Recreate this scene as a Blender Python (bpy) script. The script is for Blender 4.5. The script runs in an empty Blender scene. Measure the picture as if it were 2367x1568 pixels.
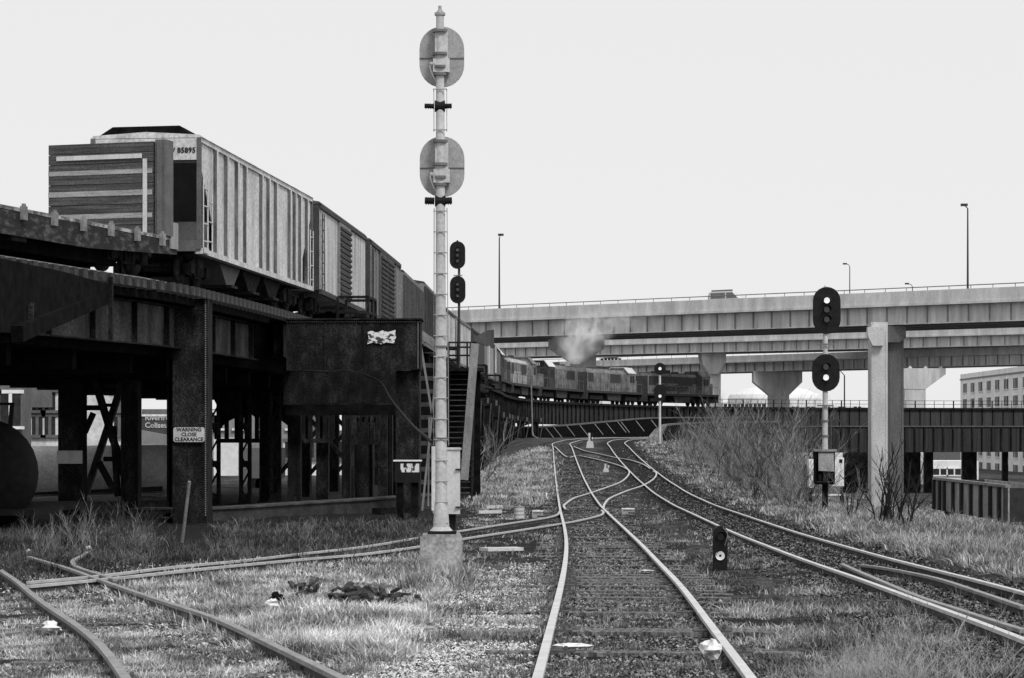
import bpy, math, random
import numpy as np
from mathutils import Vector, Matrix
random.seed(7); RNG=np.random.default_rng(7)
sc=bpy.context.scene; COL=sc.collection
# ------------------------------------------------------------------ camera, sky, sun, exposure
F=5129.; CX=1183.5; YH=990.; HC=2.8
cam=bpy.data.objects.new('camera',bpy.data.cameras.new('camera')); COL.objects.link(cam); sc.camera=cam
cam.data.sensor_width=36; cam.data.lens=36*F/2367; cam.data.shift_y=(YH-784)/2367
cam.data.clip_start=.5; cam.data.clip_end=8000
cam.location=(0,0,HC); cam.rotation_euler=(math.pi/2,0,0)
W=bpy.data.worlds.new('World'); sc.world=W; W.use_nodes=True
nt=W.node_tree; nt.nodes.clear()
SUN_EL,SUN_AZ=math.radians(48),math.radians(150)
sky=nt.nodes.new('ShaderNodeTexSky'); sky.sky_type='NISHITA'; sky.sun_disc=False; sky.sun_elevation=SUN_EL; sky.sun_rotation=SUN_AZ
bw=nt.nodes.new('ShaderNodeRGBToBW'); nt.links.new(sky.outputs[0],bw.inputs[0])
mx=nt.nodes.new('ShaderNodeMix'); mx.data_type='FLOAT'; mx.inputs[0].default_value=.93   # overcast: mostly even grey cloud
nt.links.new(bw.outputs[0],mx.inputs[2]); mx.inputs[3].default_value=8.65
bg=nt.nodes.new('ShaderNodeBackground'); bg.inputs[1].default_value=.1
nt.links.new(mx.outputs[0],bg.inputs[0])
wo=nt.nodes.new('ShaderNodeOutputWorld'); nt.links.new(bg.outputs[0],wo.inputs[0])
sl=bpy.data.lights.new('sun','SUN'); sl.energy=2.2; sl.angle=math.radians(14); sl.color=(1,1,1)
so=bpy.data.objects.new('sun',sl); COL.objects.link(so)
so.rotation_euler=(math.pi/2-SUN_EL,0,math.pi-SUN_AZ)
sc.view_settings.view_transform='Standard'; sc.view_settings.look='None'; sc.view_settings.exposure=0; sc.view_settings.gamma=1
sc.cycles.max_bounces=5; sc.cycles.volume_bounces=4; sc.cycles.transparent_max_bounces=8
# ------------------------------------------------------------------ geometry of the photograph's ground
HD=[(-60,1.6),(8,1.6),(15,1.69),(20,1.8),(26,1.88),(33,2.06),(40,2.2),(50,2.38),(62,2.55),(80,2.76),(95,2.78),(114,2.62),(130,2.35),(150,1.95),(175,1.42),(200,1.12),(220,.95),(6000,.95)]
_d=np.arange(-60,6000,1.); _h=np.interp(_d,*zip(*HD)); _h[:400]=np.convolve(np.pad(_h[:400],4,mode='edge'),np.ones(9)/9,'valid')
def h0(D): return np.interp(D,_d,_h)
def sm(a,b,x): t=np.clip((x-a)/(b-a),0,1); return t*t*(3-2*t)
def hh(x,D):
    """rail-level depth below the eye at plan point x,D"""
    x=np.asarray(x,float); D=np.asarray(D,float); h=h0(D)
    xb=np.interp(D,[0,27,57,76,113,170,200,240,300,400],[7.5,8.2,10.2,10.4,10.6,12,15,24,26,26])
    hr=np.maximum(h,np.interp(D,[0,30,60,128,260,420,3000],[1.6,2.3,3.3,5.4,9,9.5,11]))
    h=h+(hr-h)*sm(xb,xb+np.interp(D,[0,60,300],[7,12,18]),x)
    xl=np.interp(D,[0,100,130,175,220,300],[-2,-1,1.0,1.6,1,-2])
    hl=np.maximum(h0(D),np.interp(D,[0,85,130,170,200,235,300,2000],[1.6,2.75,3.2,3.5,3.0,2.0,3.2,5]))
    return h+(hl-h)*(1-sm(xl-5,xl,x))
def zr(x,D): return HC-hh(x,D)
def zg(x,D): return zr(x,D)-.115
def G(px,py,off=0.):
    D=8.
    while D<900:
        x=(px-CX)*D/F
        if HC-(py-YH)/F*D<=float(zr(x,D))+off: break
        D*=1.002
    return Vector(((px-CX)*D/F,D,float(zr((px-CX)*D/F,D))+off))
def P(px,py,D): return Vector(((px-CX)*D/F,D,HC+(YH-py)*D/F))
def X(px,D): return (px-CX)*D/F
def Z(py,D): return HC+(YH-py)*D/F
def S(D): return F/D
# ------------------------------------------------------------------ helpers
class MB:
    def __init__(s): s.v=[]; s.f=[]; s.k=[]; s.cur=0
    def m(s,i): s.cur=i; return s
    def add(s,vs,fs):
        n=len(s.v); s.v+= [tuple(v) for v in vs]; s.f+=[tuple(i+n for i in f) for f in fs]; s.k+=[s.cur]*len(fs); return s
    def obox(s,c,a,b,d):
        c=Vector(c);a=Vector(a);b=Vector(b);d=Vector(d)
        vs=[c+i*a+j*b+k*d for k in(-1,1) for j in(-1,1) for i in(-1,1)]
        return s.add(vs,[(0,2,3,1),(4,5,7,6),(0,1,5,4),(2,6,7,3),(0,4,6,2),(1,3,7,5)])
    def box(s,x0,x1,y0,y1,z0,z1):
        return s.obox(((x0+x1)/2,(y0+y1)/2,(z0+z1)/2),((x1-x0)/2,0,0),(0,(y1-y0)/2,0),(0,0,(z1-z0)/2))
    def cbox(s,c,sx,sy,sz,rz=0):
        ca,sa=math.cos(rz),math.sin(rz)
        return s.obox(c,(ca*sx/2,sa*sx/2,0),(-sa*sy/2,ca*sy/2,0),(0,0,sz/2))
    def bar(s,p,q,w,h):
        p=Vector(p);q=Vector(q);d=(q-p)
        if d.length<1e-6: return s
        t=d.normalized(); up=Vector((0,0,1)) if abs(t.z)<.95 else Vector((0,1,0))
        a=t.cross(up).normalized(); b=a.cross(t)
        return s.obox((p+q)/2,d/2,a*w/2,b*h/2)
    def tube(s,p,q,r,n=8,r2=None,cap=True):
        p=Vector(p);q=Vector(q);d=q-p
        if d.length<1e-6: return s
        r2=r if r2 is None else r2
        t=d.normalized(); up=Vector((0,0,1)) if abs(t.z)<.95 else Vector((1,0,0))
        a=t.cross(up).normalized(); b=a.cross(t)
        vs=[];
        for c,rr in((p,r),(q,r2)):
            for i in range(n):
                w=2*math.pi*i/n; vs.append(c+a*math.cos(w)*rr+b*math.sin(w)*rr)
        fs=[(i,(i+1)%n,n+(i+1)%n,n+i) for i in range(n)]
        if cap: fs+=[tuple(range(n))[::-1],tuple(range(n,2*n))]
        return s.add(vs,fs)
    def path(s,pts,r,n=6):
        for a,b in zip(pts[:-1],pts[1:]): s.tube(a,b,r,n)
        return s
    def prism(s,pts,o,u,v,w):
        """polygon pts in the u,v plane at o, extruded by the vector w"""
        o=Vector(o);u=Vector(u);v=Vector(v);w=Vector(w); n=len(pts)
        vs=[o+u*a+v*b for a,b in pts]; vs+=[p+w for p in vs]
        return s.add(vs,[tuple(range(n))[::-1],tuple(range(n,2*n))]+[(i,(i+1)%n,n+(i+1)%n,n+i) for i in range(n)])
    def sweep(s,pts,prof,closed=True):
        """profile (side,up) swept along pts; side = right of travel, horizontal"""
        n=len(prof); N=len(pts); base=len(s.v)
        for i,p in enumerate(pts):
            a=pts[max(i-1,0)];b=pts[min(i+1,N-1)]
            t=Vector((b[0]-a[0],b[1]-a[1],0)).normalized(); r=Vector((t.y,-t.x,0))
            for (su,up) in prof: s.v.append(tuple(Vector(p)+r*su+Vector((0,0,up))))
        m=n if closed else n-1
        for i in range(N-1):
            for j in range(m):
                k=(j+1)%n; s.f.append((base+i*n+j,base+i*n+k,base+(i+1)*n+k,base+(i+1)*n+j))
        if closed: s.f.append(tuple(base+j for j in range(n))[::-1]); s.f.append(tuple(base+(N-1)*n+j for j in range(n)))
        s.k+=[s.cur]*(len(s.f)-len(s.k)); return s
    def build(s,name,m,parent=None,smooth=False):
        off=Vector((0,0,0)); p=parent
        while p is not None: off+=p.location; p=p.parent
        me=bpy.data.meshes.new(name); me.from_pydata([tuple(Vector(v)-off) for v in s.v],[],s.f); me.update()
        for q in (m if isinstance(m,(list,tuple)) else [m]): me.materials.append(q)
        if isinstance(m,(list,tuple)): me.polygons.foreach_set('material_index',s.k)
        if smooth: me.polygons.foreach_set('use_smooth',[True]*len(me.polygons))
        o=bpy.data.objects.new(name,me); COL.objects.link(o)
        if parent is not None: o.parent=parent
        return o
def tag(o,label=None,cat=None,group=None,kind=None):
    if label: o['label']=label
    if cat: o['category']=cat
    if group: o['group']=group
    if kind: o['kind']=kind
    return o
def thing(name,label,cat,loc=(0,0,0),group=None,rz=0):
    o=bpy.data.objects.new(name,None); o.empty_display_size=.3; COL.objects.link(o); o.location=loc; o.rotation_euler=(0,0,rz)
    return tag(o,label,cat,group)
def dup(o,loc,rz=0,label=None,s=1.):
    def cp(a,par):
        c=a.copy(); COL.objects.link(c); c.parent=par
        for ch in list(a.children): cp(ch,c)
        return c
    r=cp(o,None); r.location=loc; r.rotation_euler=(0,0,rz); r.scale=(s,s,s)
    if label: r['label']=label
    return r
def oval(w,h,n=10):
    """stadium outline w wide, h tall, centred"""
    r=w/2; c=h/2-r; pts=[]
    for i in range(n+1): a=math.pi*i/n; pts.append((r*math.cos(a),c+r*math.sin(a)))
    for i in range(n+1): a=math.pi+math.pi*i/n; pts.append((r*math.cos(a),-c+r*math.sin(a)))
    return pts
def disc(r,n=20): return [(r*math.cos(2*math.pi*i/n),r*math.sin(2*math.pi*i/n)) for i in range(n)]
def cr(pts,n=6):
    """Catmull-Rom through pts"""
    pts=[Vector(p) for p in pts]; o=[]
    Q=[2*pts[0]-pts[1]]+pts+[2*pts[-1]-pts[-2]]
    for i in range(1,len(Q)-2):
        a,b,c,d=Q[i-1:i+3]
        for k in range(n):
            t=k/n; o.append(.5*((2*b)+(c-a)*t+(2*a-5*b+4*c-d)*t*t+(3*b-a-3*c+d)*t**3))
    o.append(pts[-1]); return o
def text(s,name,m,parent,o,u,v,size,ext=.004,align='CENTER',bold=.0):
    """lettering standing at o, reading along u with v up"""
    c=bpy.data.curves.new(name,'FONT'); c.body=s; c.size=size; c.extrude=ext; c.align_x=align; c.align_y='CENTER'; c.resolution_u=2; c.offset=bold
    t=bpy.data.objects.new(name,c); COL.objects.link(t); bpy.context.view_layer.update()
    me=bpy.data.meshes.new_from_object(t.evaluated_get(bpy.context.evaluated_depsgraph_get()))
    bpy.data.objects.remove(t); u=Vector(u).normalized(); v=Vector(v).normalized(); w=u.cross(v)
    off=Vector((0,0,0)); p=parent
    while p is not None: off+=p.location; p=p.parent
    M=Matrix(((u.x,v.x,w.x,o[0]-off.x),(u.y,v.y,w.y,o[1]-off.y),(u.z,v.z,w.z,o[2]-off.z),(0,0,0,1)))
    me.transform(M); me.materials.clear(); me.materials.append(m); me.name=name
    ob=bpy.data.objects.new(name,me); COL.objects.link(ob); ob.parent=parent
    return ob
# ------------------------------------------------------------------ materials (all greys: the photograph is black and white)
def mat(name,a,b=None,scale=4.,stretch=(1,1,1),rough=.8,metal=0.,bump=0.,c=None,lo=.35,hi=.65,fine=0.,spec=.3,detail=6):
    m=bpy.data.materials.new(name); m.use_nodes=True; n=m.node_tree; N=n.nodes; L=n.links
    bs=N['Principled BSDF']; bs.inputs['Roughness'].default_value=rough; bs.inputs['Metallic'].default_value=metal; bs.inputs['Specular IOR Level'].default_value=spec
    b=a*.6 if b is None else b
    tc=N.new('ShaderNodeTexCoord'); mp=N.new('ShaderNodeMapping'); mp.inputs['Scale'].default_value=stretch; L.new(tc.outputs['Object'],mp.inputs[0])
    no=N.new('ShaderNodeTexNoise'); no.inputs['Scale'].default_value=scale; no.inputs['Detail'].default_value=detail; no.inputs['Roughness'].default_value=.65; L.new(mp.outputs[0],no.inputs[0])
    rp=N.new('ShaderNodeValToRGB'); e=rp.color_ramp.elements; e[0].position=lo; e[0].color=(a,a,a,1); e[1].position=hi; e[1].color=(b,b,b,1)
    if c is not None: k=e.new((lo+hi)/2); k.color=(c,c,c,1)
    L.new(no.outputs[0],rp.inputs[0]); out=rp.outputs[0]
    if fine:
        n2=N.new('ShaderNodeTexNoise'); n2.inputs['Scale'].default_value=scale*9; n2.inputs['Detail'].default_value=3; L.new(tc.outputs['Object'],n2.inputs[0])
        mr=N.new('ShaderNodeMapRange'); mr.inputs[1].default_value=.3; mr.inputs[2].default_value=.7; mr.inputs[3].default_value=1-fine; mr.inputs[4].default_value=1+fine; L.new(n2.outputs[0],mr.inputs[0])
        mm=N.new('ShaderNodeVectorMath'); mm.operation='SCALE'; L.new(out,mm.inputs[0]); L.new(mr.outputs[0],mm.inputs['Scale']); out=mm.outputs[0]
    L.new(out,bs.inputs['Base Color'])
    if bump:
        bp=N.new('ShaderNodeBump'); bp.inputs['Strength'].default_value=bump; bp.inputs['Distance'].default_value=.03; L.new(no.outputs[0],bp.inputs['Height']); L.new(bp.outputs[0],bs.inputs['Normal'])
    return m
def emis(name,v,st):
    m=bpy.data.materials.new(name); m.use_nodes=True; b=m.node_tree.nodes['Principled BSDF']
    b.inputs['Base Color'].default_value=(v,v,v,1); b.inputs['Emission Color'].default_value=(1,1,1,1); b.inputs['Emission Strength'].default_value=st; return m
def attrmat(name,rough=.9):
    m=bpy.data.materials.new(name); m.use_nodes=True; N=m.node_tree.nodes; L=m.node_tree.links; b=N['Principled BSDF']; b.inputs['Roughness'].default_value=rough; b.inputs['Specular IOR Level'].default_value=.1
    a=N.new('ShaderNodeAttribute'); a.attribute_name='shade'; L.new(a.outputs['Fac'],b.inputs['Base Color']); return m
STEEL=mat('viaduct_steel',.005,.032,2.2,(1,1,.5),rough=.75,fine=.9,bump=.15,c=.012,spec=.12)
STEEL2=mat('viaduct_web',.02,.085,1.3,(1,1,.4),rough=.7,fine=.5,spec=.15)
BLACK=mat('sooty_timber',.003,.012,3,rough=.95,spec=.05)
TIE=mat('creosoted_sleeper',.02,.075,5,(1,6,1),rough=.95,bump=.4,fine=.4)
OLDTIE=mat('weathered_sleeper',.008,.22,4,(1.5,5,1),rough=.95,bump=.5,fine=.4)
RAILM=mat('rail_polished_head',.62,.46,3,rough=.5,metal=.0,spec=.5)
RUST=mat('rail_rusty_side',.04,.10,6,rough=.8,fine=.3)
RAILOLD=mat('rail_dull_head',.30,.20,4,rough=.6,fine=.2)
WHITE=mat('pale_paint',.62,.45,3,(1,1,.4),rough=.6,fine=.12)
SILV=mat('silver_paint',.55,.38,2.2,(1,1,.5),rough=.55,fine=.15)
SILVD=mat('silver_paint_back',.36,.27,5,rough=.6,fine=.2)
SIGB=mat('signal_black',.008,.016,5,rough=.7,spec=.15)
HOP=mat('hopper_paint',.66,.40,1.3,(1,1,.25),rough=.6,fine=.25)
RIBSHADE=mat('hopper_rib_shade',.05,.17,3,(1,1,.3),rough=.8,fine=.3)  # shadow stripes beside the ribs, put into the colour of their near faces
HOPD=mat('hopper_dark_paint',.025,.04,2,rough=.7)
HOPG=mat('hopper_end_grey',.13,.09,2,rough=.7,fine=.2)
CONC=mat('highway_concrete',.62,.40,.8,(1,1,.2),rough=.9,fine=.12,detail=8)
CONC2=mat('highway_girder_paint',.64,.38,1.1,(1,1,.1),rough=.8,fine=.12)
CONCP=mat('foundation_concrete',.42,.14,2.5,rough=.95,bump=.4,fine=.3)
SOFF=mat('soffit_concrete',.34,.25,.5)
PLANK=mat('bulkhead_plank_dark',.03,.10,2.2,(1,.25,7),rough=.85,fine=.3)
PLANKL=mat('bulkhead_plank_worn',.22,.38,3,(1,.5,5),rough=.85,fine=.3)
TRUCK=mat('truck_iron',.006,.035,6,rough=.85,fine=.5,spec=.1)
WOODG=mat('weathered_timber',.28,.16,3,(1,1,.3),rough=.9,fine=.3)
DUSTY=mat('dusty_steel',.03,.07,3,fine=.3); DUSTY2=mat('pale_timber_end',.14,.08,3)
LIT=emis('signal_lens_glow',.85,.8)
LENS=mat('signal_lens_dark',.03,.05,5,rough=.15,spec=.8)
GLASS=mat('window_dark',.02,.04,2,rough=.6,spec=.1)
BWALL=mat('pale_masonry',.86,.68,.4,rough=.9,fine=.1)
BARK=mat('bare_bark_pale',.30,.16,8,rough=.95)
BARKD=mat('bare_bark_dark',.03,.06,8,rough=.95)
# ------------------------------------------------------------------ tracks: read from the photograph, laid on the ground
c1=lambda x,y:((1100+x/3.92)/1.01394,(980+y/3.92)/1.01394)
c4=lambda x,y:((1600+x/2.959)/1.01394,(1100+y/2.959)/1.01394)
c3=lambda x,y:((900+x/2.63)/1.01394,(1150+y/2.63)/1.01394)
c2=lambda x,y:((x/2.367)/1.01394,(1150+y/2.367)/1.01394)
T1L=[c1(*p) for p in [(775,240),(770,300),(785,440),(805,620),(830,780),(848,870),(880,970),(895,1050),(900,1150),(885,1280),(870,1400)]]+[(1303,1300),(1290,1400),(1265,1500),(1243,1568)]
T1R=[c1(*p) for p in [(940,250),(950,310),(1000,440),(1050,560),(1120,690),(1180,780),(1260,870),(1380,980),(1500,1090),(1640,1220),(1780,1360),(1960,1568)]]+[(1640,1450),(1735,1568)]
T2L=[c1(*p) for p in [(1262,235),(1300,300),(1370,370),(1460,480),(1580,590),(1700,690),(1850,780),(2050,880),(2280,990)]]+[c4(*p) for p in [(310,425),(560,520),(760,600),(1000,680),(1200,765),(1500,860),(1900,1000),(2367,1160)]]
T2R=[c1(*p) for p in [(1425,225),(1500,310),(1600,400),(1700,480),(1820,560),(1970,670),(2150,750),(2352,835)]]+[c4(*p) for p in [(300,275),(480,330),(700,405),(960,485),(1200,550),(1480,630),(1700,680),(2000,745),(2367,855)]]
def xofD(tr):
    p=[G(*q) for q in tr]; p.sort(key=lambda v:v.y); return [v.y for v in p],[v.x for v in p]
def centre(L,R,far,gauge=1.46,near=8):
    a=xofD(L); b=xofD(R); Ds=[near]+list(np.geomspace(13,186,34)); out=[]
    for D in Ds:
        inL=a[0][0]<=D<=a[0][-1]; inR=b[0][0]<=D<=b[0][-1]
        xl=np.interp(D,*a); xr=np.interp(D,*b)
        if D<a[0][0]: xl=a[1][0]+(D-a[0][0])*(a[1][2]-a[1][0])/(a[0][2]-a[0][0])
        if D<b[0][0]: xr=b[1][0]+(D-b[0][0])*(b[1][2]-b[1][0])/(b[0][2]-b[0][0])
        if inL and not inR: xr=xl+gauge
        if inR and not inL: xl=xr-gauge
        out.append([(xl+xr)/2,D])
    o=np.array(out)
    for _ in range(2): o[1:-1,0]=.25*o[:-2,0]+.5*o[1:-1,0]+.25*o[2:,0]
    return [Vector((x,y,0)) for x,y in o]+[Vector((x,y,0)) for x,y in far]
def resample(pts,step):
    P_=[Vector((p[0],p[1],0)) for p in pts]; d=[0]
    for a,b in zip(P_[:-1],P_[1:]): d.append(d[-1]+(b-a).length)
    n=max(2,int(d[-1]/step)); s=np.linspace(0,d[-1],n+1)
    return [Vector((np.interp(t,d,[p.x for p in P_]),np.interp(t,d,[p.y for p in P_]),0)) for t in s]
def lay(pts,off=0,dz=0):
    o=[]; N=len(pts)
    for i,p in enumerate(pts):
        a=pts[max(i-1,0)];b=pts[min(i+1,N-1)]; t=(b-a).normalized(); q=p+Vector((t.y,-t.x,0))*off
        o.append(Vector((q.x,q.y,float(zr(q.x,q.y))+dz)))
    return o
HEADP=[(-.036,-.035),(-.036,0),(.036,0),(.036,-.035)]
WEBP=[(-.07,-.172),(-.07,-.155),(-.01,-.135),(-.01,-.04),(.01,-.04),(.01,-.135),(.07,-.155),(.07,-.172)]
def rail(pts,parent,head,name='rail',w=1.):
    """rusty web and foot with a worn head on top"""
    return MB().sweep(pts,WEBP).m(1).sweep(pts,[(a*w,b) for a,b in HEADP]).build(name,[RUST,head],parent)
ALLTR=[]
def ties(cen,parent,m,L=2.6,sp=.54,n_ind=100,skipf=None,dz=-.10,jit=.08,order=None):
    pts=resample(cen,sp); me=None; rest=MB(); k=0
    for i in range(1,len(pts)-1):
        p=pts[i]; t=(pts[i+1]-pts[i-1]).normalized()
        if skipf and skipf(p): continue
        rz=math.atan2(t.y,t.x)+random.uniform(-.02,.02); z=float(zr(p.x,p.y))+dz-.02*min(1,max(0,(p.y-22)/15))+random.uniform(-.06,.008)*(1 if random.random()<.8 else .3)
        if random.random()<.05: continue
        p=p+Vector((t.y,-t.x,0))*random.uniform(-jit,jit)
        if k<n_ind:
            if me is None:
                g=MB().obox((0,0,-.075),(.11,0,0),(0,L/2,0),(0,0,.075)).m(1)
                for e_ in(-.73,.73): g.obox((0,e_,.008),(.09,0,0),(0,.17,0),(0,0,.008)).obox((.05,e_+.1,.03),(.015,0,0),(0,.015,0),(0,0,.02)).obox((-.05,e_-.1,.03),(.015,0,0),(0,.015,0),(0,0,.02))
                o=g.build('sleeper',[m,RUST],None); me=o
            else: o=me.copy(); COL.objects.link(o)
            o.parent=parent; o.location=Vector((p.x,p.y,z))-parent.location; o.rotation_euler=(0,0,rz); k+=1
        else: rest.cbox((p.x,p.y,z-.075),.22,L,.15,rz)
    if rest.v: tag(rest.build('sleepers',m,parent),kind='stuff')
C1=centre(T1L,T1R,[(4.9,196),(6.0,207),(8.4,219),(12.5,229),(19,238),(28,246)])
C2=centre(T2L,T2R,[(9.3,195),(10.4,206),(13,216),(17.5,224),(24,231)])
def gv(pts,dz=0): return [G(px,py,dz) for px,py in pts]
t1=thing('railway_track','centre main track with bright polished rails running from the bottom edge to the far viaduct','railway track',(0.9,15,zg(.9,15)))
cc=resample(cr(C1,4),1.2)
for s in(-.73,.73): rail(lay(cc,s),t1,RAILM)
ties([p for p in cr(C1,4)],t1,OLDTIE,dz=-.075)
ALLTR.append(cc)
t2=thing('railway_track','right hand track curving in from the right edge past the black dwarf signal','railway track',(7,40,zg(7,40)))
cc2=resample(cr(C2,4),1.2)
for s in(-.73,.73): rail(lay(cc2,s),t2,RAILM)
ties([p for p in cr(C2,4) if p.y>17],t2,TIE)
ALLTR.append(cc2)
# inner switch rails lying inside the right track
ga=[c4(*p) for p in [(1105,655),(1300,740),(1600,865),(1900,965),(2200,1060),(2367,1110)]]
gb=[c4(*p) for p in [(1240,660),(1450,690),(1750,750),(2050,845),(2367,950)]]
for tr in(ga,gb):
    w=[Vector((v.x,v.y,0)) for v in cr(gv(tr),4)]
    rail(lay(w,0),t2,RAILOLD,'switch_rail')
RAILB=mat('rail_branch_head',.55,.38,4,rough=.6)
t3=thing('railway_track','branch track peeling off the main track and crossing leftwards behind the tall signal mast','railway track',(-2,42,zg(-2,42)))
r31=[c1(835,850),c1(810,885),c1(700,915),c1(400,960),c1(0,1022),(1000,1237),(850,1262),(700,1279),(560,1295),(420,1308),(250,1328),(66,1345)]
r32=[c1(1215,845),c1(1232,870),c1(1190,895),c1(1000,940),c1(860,965),c1(400,1038),c1(0,1098),(980,1261),(850,1279),(700,1292),(560,1305),(420,1319),(250,1337),(66,1354)]
for tr in(r31,r32):
    w=[Vector((v.x,v.y,0)) for v in cr(gv(tr),4)]
    rail(lay(w,0,.004),t3,RAILB)
w31=gv(r31[2:])
c3p=[Vector((v.x+.15,v.y-.72,0)) for v in w31]
ties(c3p[:-1],t3,TIE,sp=.7)
ALLTR.append(resample(c3p,1.2))
t4=thing('railway_track','overgrown foreground siding with dull rails in the bottom left corner','railway track',(-4,20,zg(-4,20)))
r41=[(66,1287),(110,1300),(180,1322),(250,1347),(360,1385),(500,1430),(620,1485),(790,1568),(900,1625)]
r42=[(0,1318),(40,1345),(75,1375),(120,1408),(180,1448),(235,1495),(290,1568),(310,1610)]
for tr in(r41,r42):
    w=[Vector((v.x,v.y,0)) for v in cr(gv(tr),4)]
    rail(lay(w,0,.006),t4,RAILOLD)
w=[Vector((v.x,v.y,0)) for v in cr(gv([c2(490,340),c2(450,365),c2(410,385),c2(405,405),c2(440,430),c2(560,470),c2(640,495)]),4)]
rail(lay(w,0,.01),t4,RAILOLD,'guard_rail')
a4=gv(r41); b4=xofD(r42)
c4p=[Vector(((v.x+np.interp(v.y,*b4))/2,v.y,0)) for v in a4[3:]]
ties(c4p,t4,OLDTIE,sp=.56)
ALLTR.append(resample([(v.x,v.y) for v in a4],1.2)); 
xo=thing('crossover_track','pair of thin crossover rails looping between the centre track and the right hand track','railway track',(5,100,zg(5,100)))
XO=[[c1(785,262),(1310,1056),c1(1000,345),c1(1200,385),c1(1360,430),c1(1440,462),c1(1468,490),c1(1460,525),c1(1400,580),c1(1320,615),c1(1100,690),c1(960,735),c1(880,790),c1(868,810),c1(880,830)],
    [c1(960,262),c1(1060,300),c1(1200,330),c1(1340,362),c1(1480,385),c1(1600,425),c1(1660,462)],
    [c1(1690,486),c1(1720,510),c1(1690,560),c1(1590,620),c1(1440,670),c1(1300,730),c1(1245,785),c1(1232,825)]]
for tr in XO:
    w=[Vector((v.x,v.y,0)) for v in cr(gv(tr),4)]
    rail(lay(w,0,.004),xo,RAILM)
# ------------------------------------------------------------------ ground sheet: its own tones, with viaduct shade put in
def blob(x,y,cx,cy,rx,ry,rot=0):
    ca,sa=math.cos(rot),math.sin(rot); u=(x-cx)*ca+(y-cy)*sa; v=-(x-cx)*sa+(y-cy)*ca
    return np.exp(-((u/rx)**2+(v/ry)**2))
TRP=np.array([[p.x,p.y] for c in ALLTR for p in c])
def track_dist(x,y):
    d=np.full(x.shape,99.)
    for c in ALLTR:
        q=np.array([[p.x,p.y] for p in c])[::2]
        for a in q: d=np.minimum(d,(x-a[0])**2+(y-a[1])**2)
    return np.sqrt(d)
rows=list(np.arange(-60,8,6))+list(np.geomspace(8,340,300))+list(np.geomspace(350,5000,40))
us=np.linspace(-1,1,241); us=np.sign(us)*np.abs(us)**1.25
V=[];
D2=np.array(rows)[:,None]*np.ones((1,241)); X2=us[None,:]*(np.abs(D2)*.38+14)
rg=np.random.default_rng(3)
bumpz=.035*np.sin(X2*1.7+D2*.6)*np.sin(D2*1.1-X2*.8)+.02*rg.standard_normal(X2.shape)
flat=(X2.ravel(),D2.ravel()); td=np.full(flat[0].shape,99.)
near=(flat[1]>5)&(flat[1]<260)&(np.abs(flat[0])<30)
td[near]=track_dist(flat[0][near],flat[1][near]); td=td.reshape(X2.shape)
Zg=zg(X2,D2)+bumpz*np.clip(td/1.6-.4,0,1)*np.clip(D2/30,0,1)
tone=.5+0*X2
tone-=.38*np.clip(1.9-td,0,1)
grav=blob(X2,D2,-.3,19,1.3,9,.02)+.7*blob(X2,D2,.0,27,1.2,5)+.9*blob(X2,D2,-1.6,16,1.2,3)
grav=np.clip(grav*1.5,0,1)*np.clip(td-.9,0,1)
dark=blob(X2,D2,-13,68,9,26)+blob(X2,D2,-8,100,6,40)+blob(X2,D2,-9,47,7,8)+blob(X2,D2,-20,85,13,30)  # shade under the viaduct, put into the ground tone
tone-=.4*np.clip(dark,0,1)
nr,nc=X2.shape
vs=np.stack([X2,D2,Zg],-1).reshape(-1,3)
idx=np.arange(nr*nc).reshape(nr,nc); fs=np.stack([idx[:-1,:-1],idx[:-1,1:],idx[1:,1:],idx[1:,:-1]],-1).reshape(-1,4)
me=bpy.data.meshes.new('ground'); me.from_pydata(vs.tolist(),[],fs.tolist()); me.update()
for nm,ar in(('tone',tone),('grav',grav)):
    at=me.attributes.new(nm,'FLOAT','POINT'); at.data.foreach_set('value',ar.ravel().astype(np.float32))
me.polygons.foreach_set('use_smooth',[True]*len(me.polygons))
gm=bpy.data.materials.new('ground_soil_and_cinder'); gm.use_nodes=True; N=gm.node_tree.nodes; L=gm.node_tree.links; B=N['Principled BSDF']; B.inputs['Roughness'].default_value=.95; B.inputs['Specular IOR Level'].default_value=.1
tc=N.new('ShaderNodeTexCoord')
def noise(sc_,det=8,rough=.7):
    n=N.new('ShaderNodeTexNoise'); n.inputs['Scale'].default_value=sc_; n.inputs['Detail'].default_value=det; n.inputs['Roughness'].default_value=rough; L.new(tc.outputs['Object'],n.inputs[0]); return n.outputs[0]
def math_(op,a,b):
    n=N.new('ShaderNodeMath'); n.operation=op
    for i,q in enumerate((a,b)):
        if isinstance(q,(int,float)): n.inputs[i].default_value=q
        else: L.new(q,n.inputs[i])
    return n.outputs[0]
at=N.new('ShaderNodeAttribute'); at.attribute_name='tone'; ag=N.new('ShaderNodeAttribute'); ag.attribute_name='grav'
n1=noise(.45); n2=noise(7,6); n3=noise(26,3)
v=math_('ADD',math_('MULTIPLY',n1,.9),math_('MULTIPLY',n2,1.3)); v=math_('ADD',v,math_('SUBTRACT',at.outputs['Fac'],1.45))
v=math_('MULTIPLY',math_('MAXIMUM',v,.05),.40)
vo=N.new('ShaderNodeTexVoronoi'); vo.inputs['Scale'].default_value=13; L.new(tc.outputs['Object'],vo.inputs[0])
gr=math_('MULTIPLY',math_('MAXIMUM',math_('SUBTRACT',math_('ADD',n3,math_('MULTIPLY',n2,1.1)),.74),.03),1.25)
gr=math_('MULTIPLY',gr,math_('SUBTRACT',1.35,vo.outputs['Distance']))
mixn=N.new('ShaderNodeMix'); mixn.data_type='FLOAT'; L.new(ag.outputs['Fac'],mixn.inputs[0]); L.new(v,mixn.inputs[2]); L.new(gr,mixn.inputs[3])
L.new(mixn.outputs[0],B.inputs['Base Color'])
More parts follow.
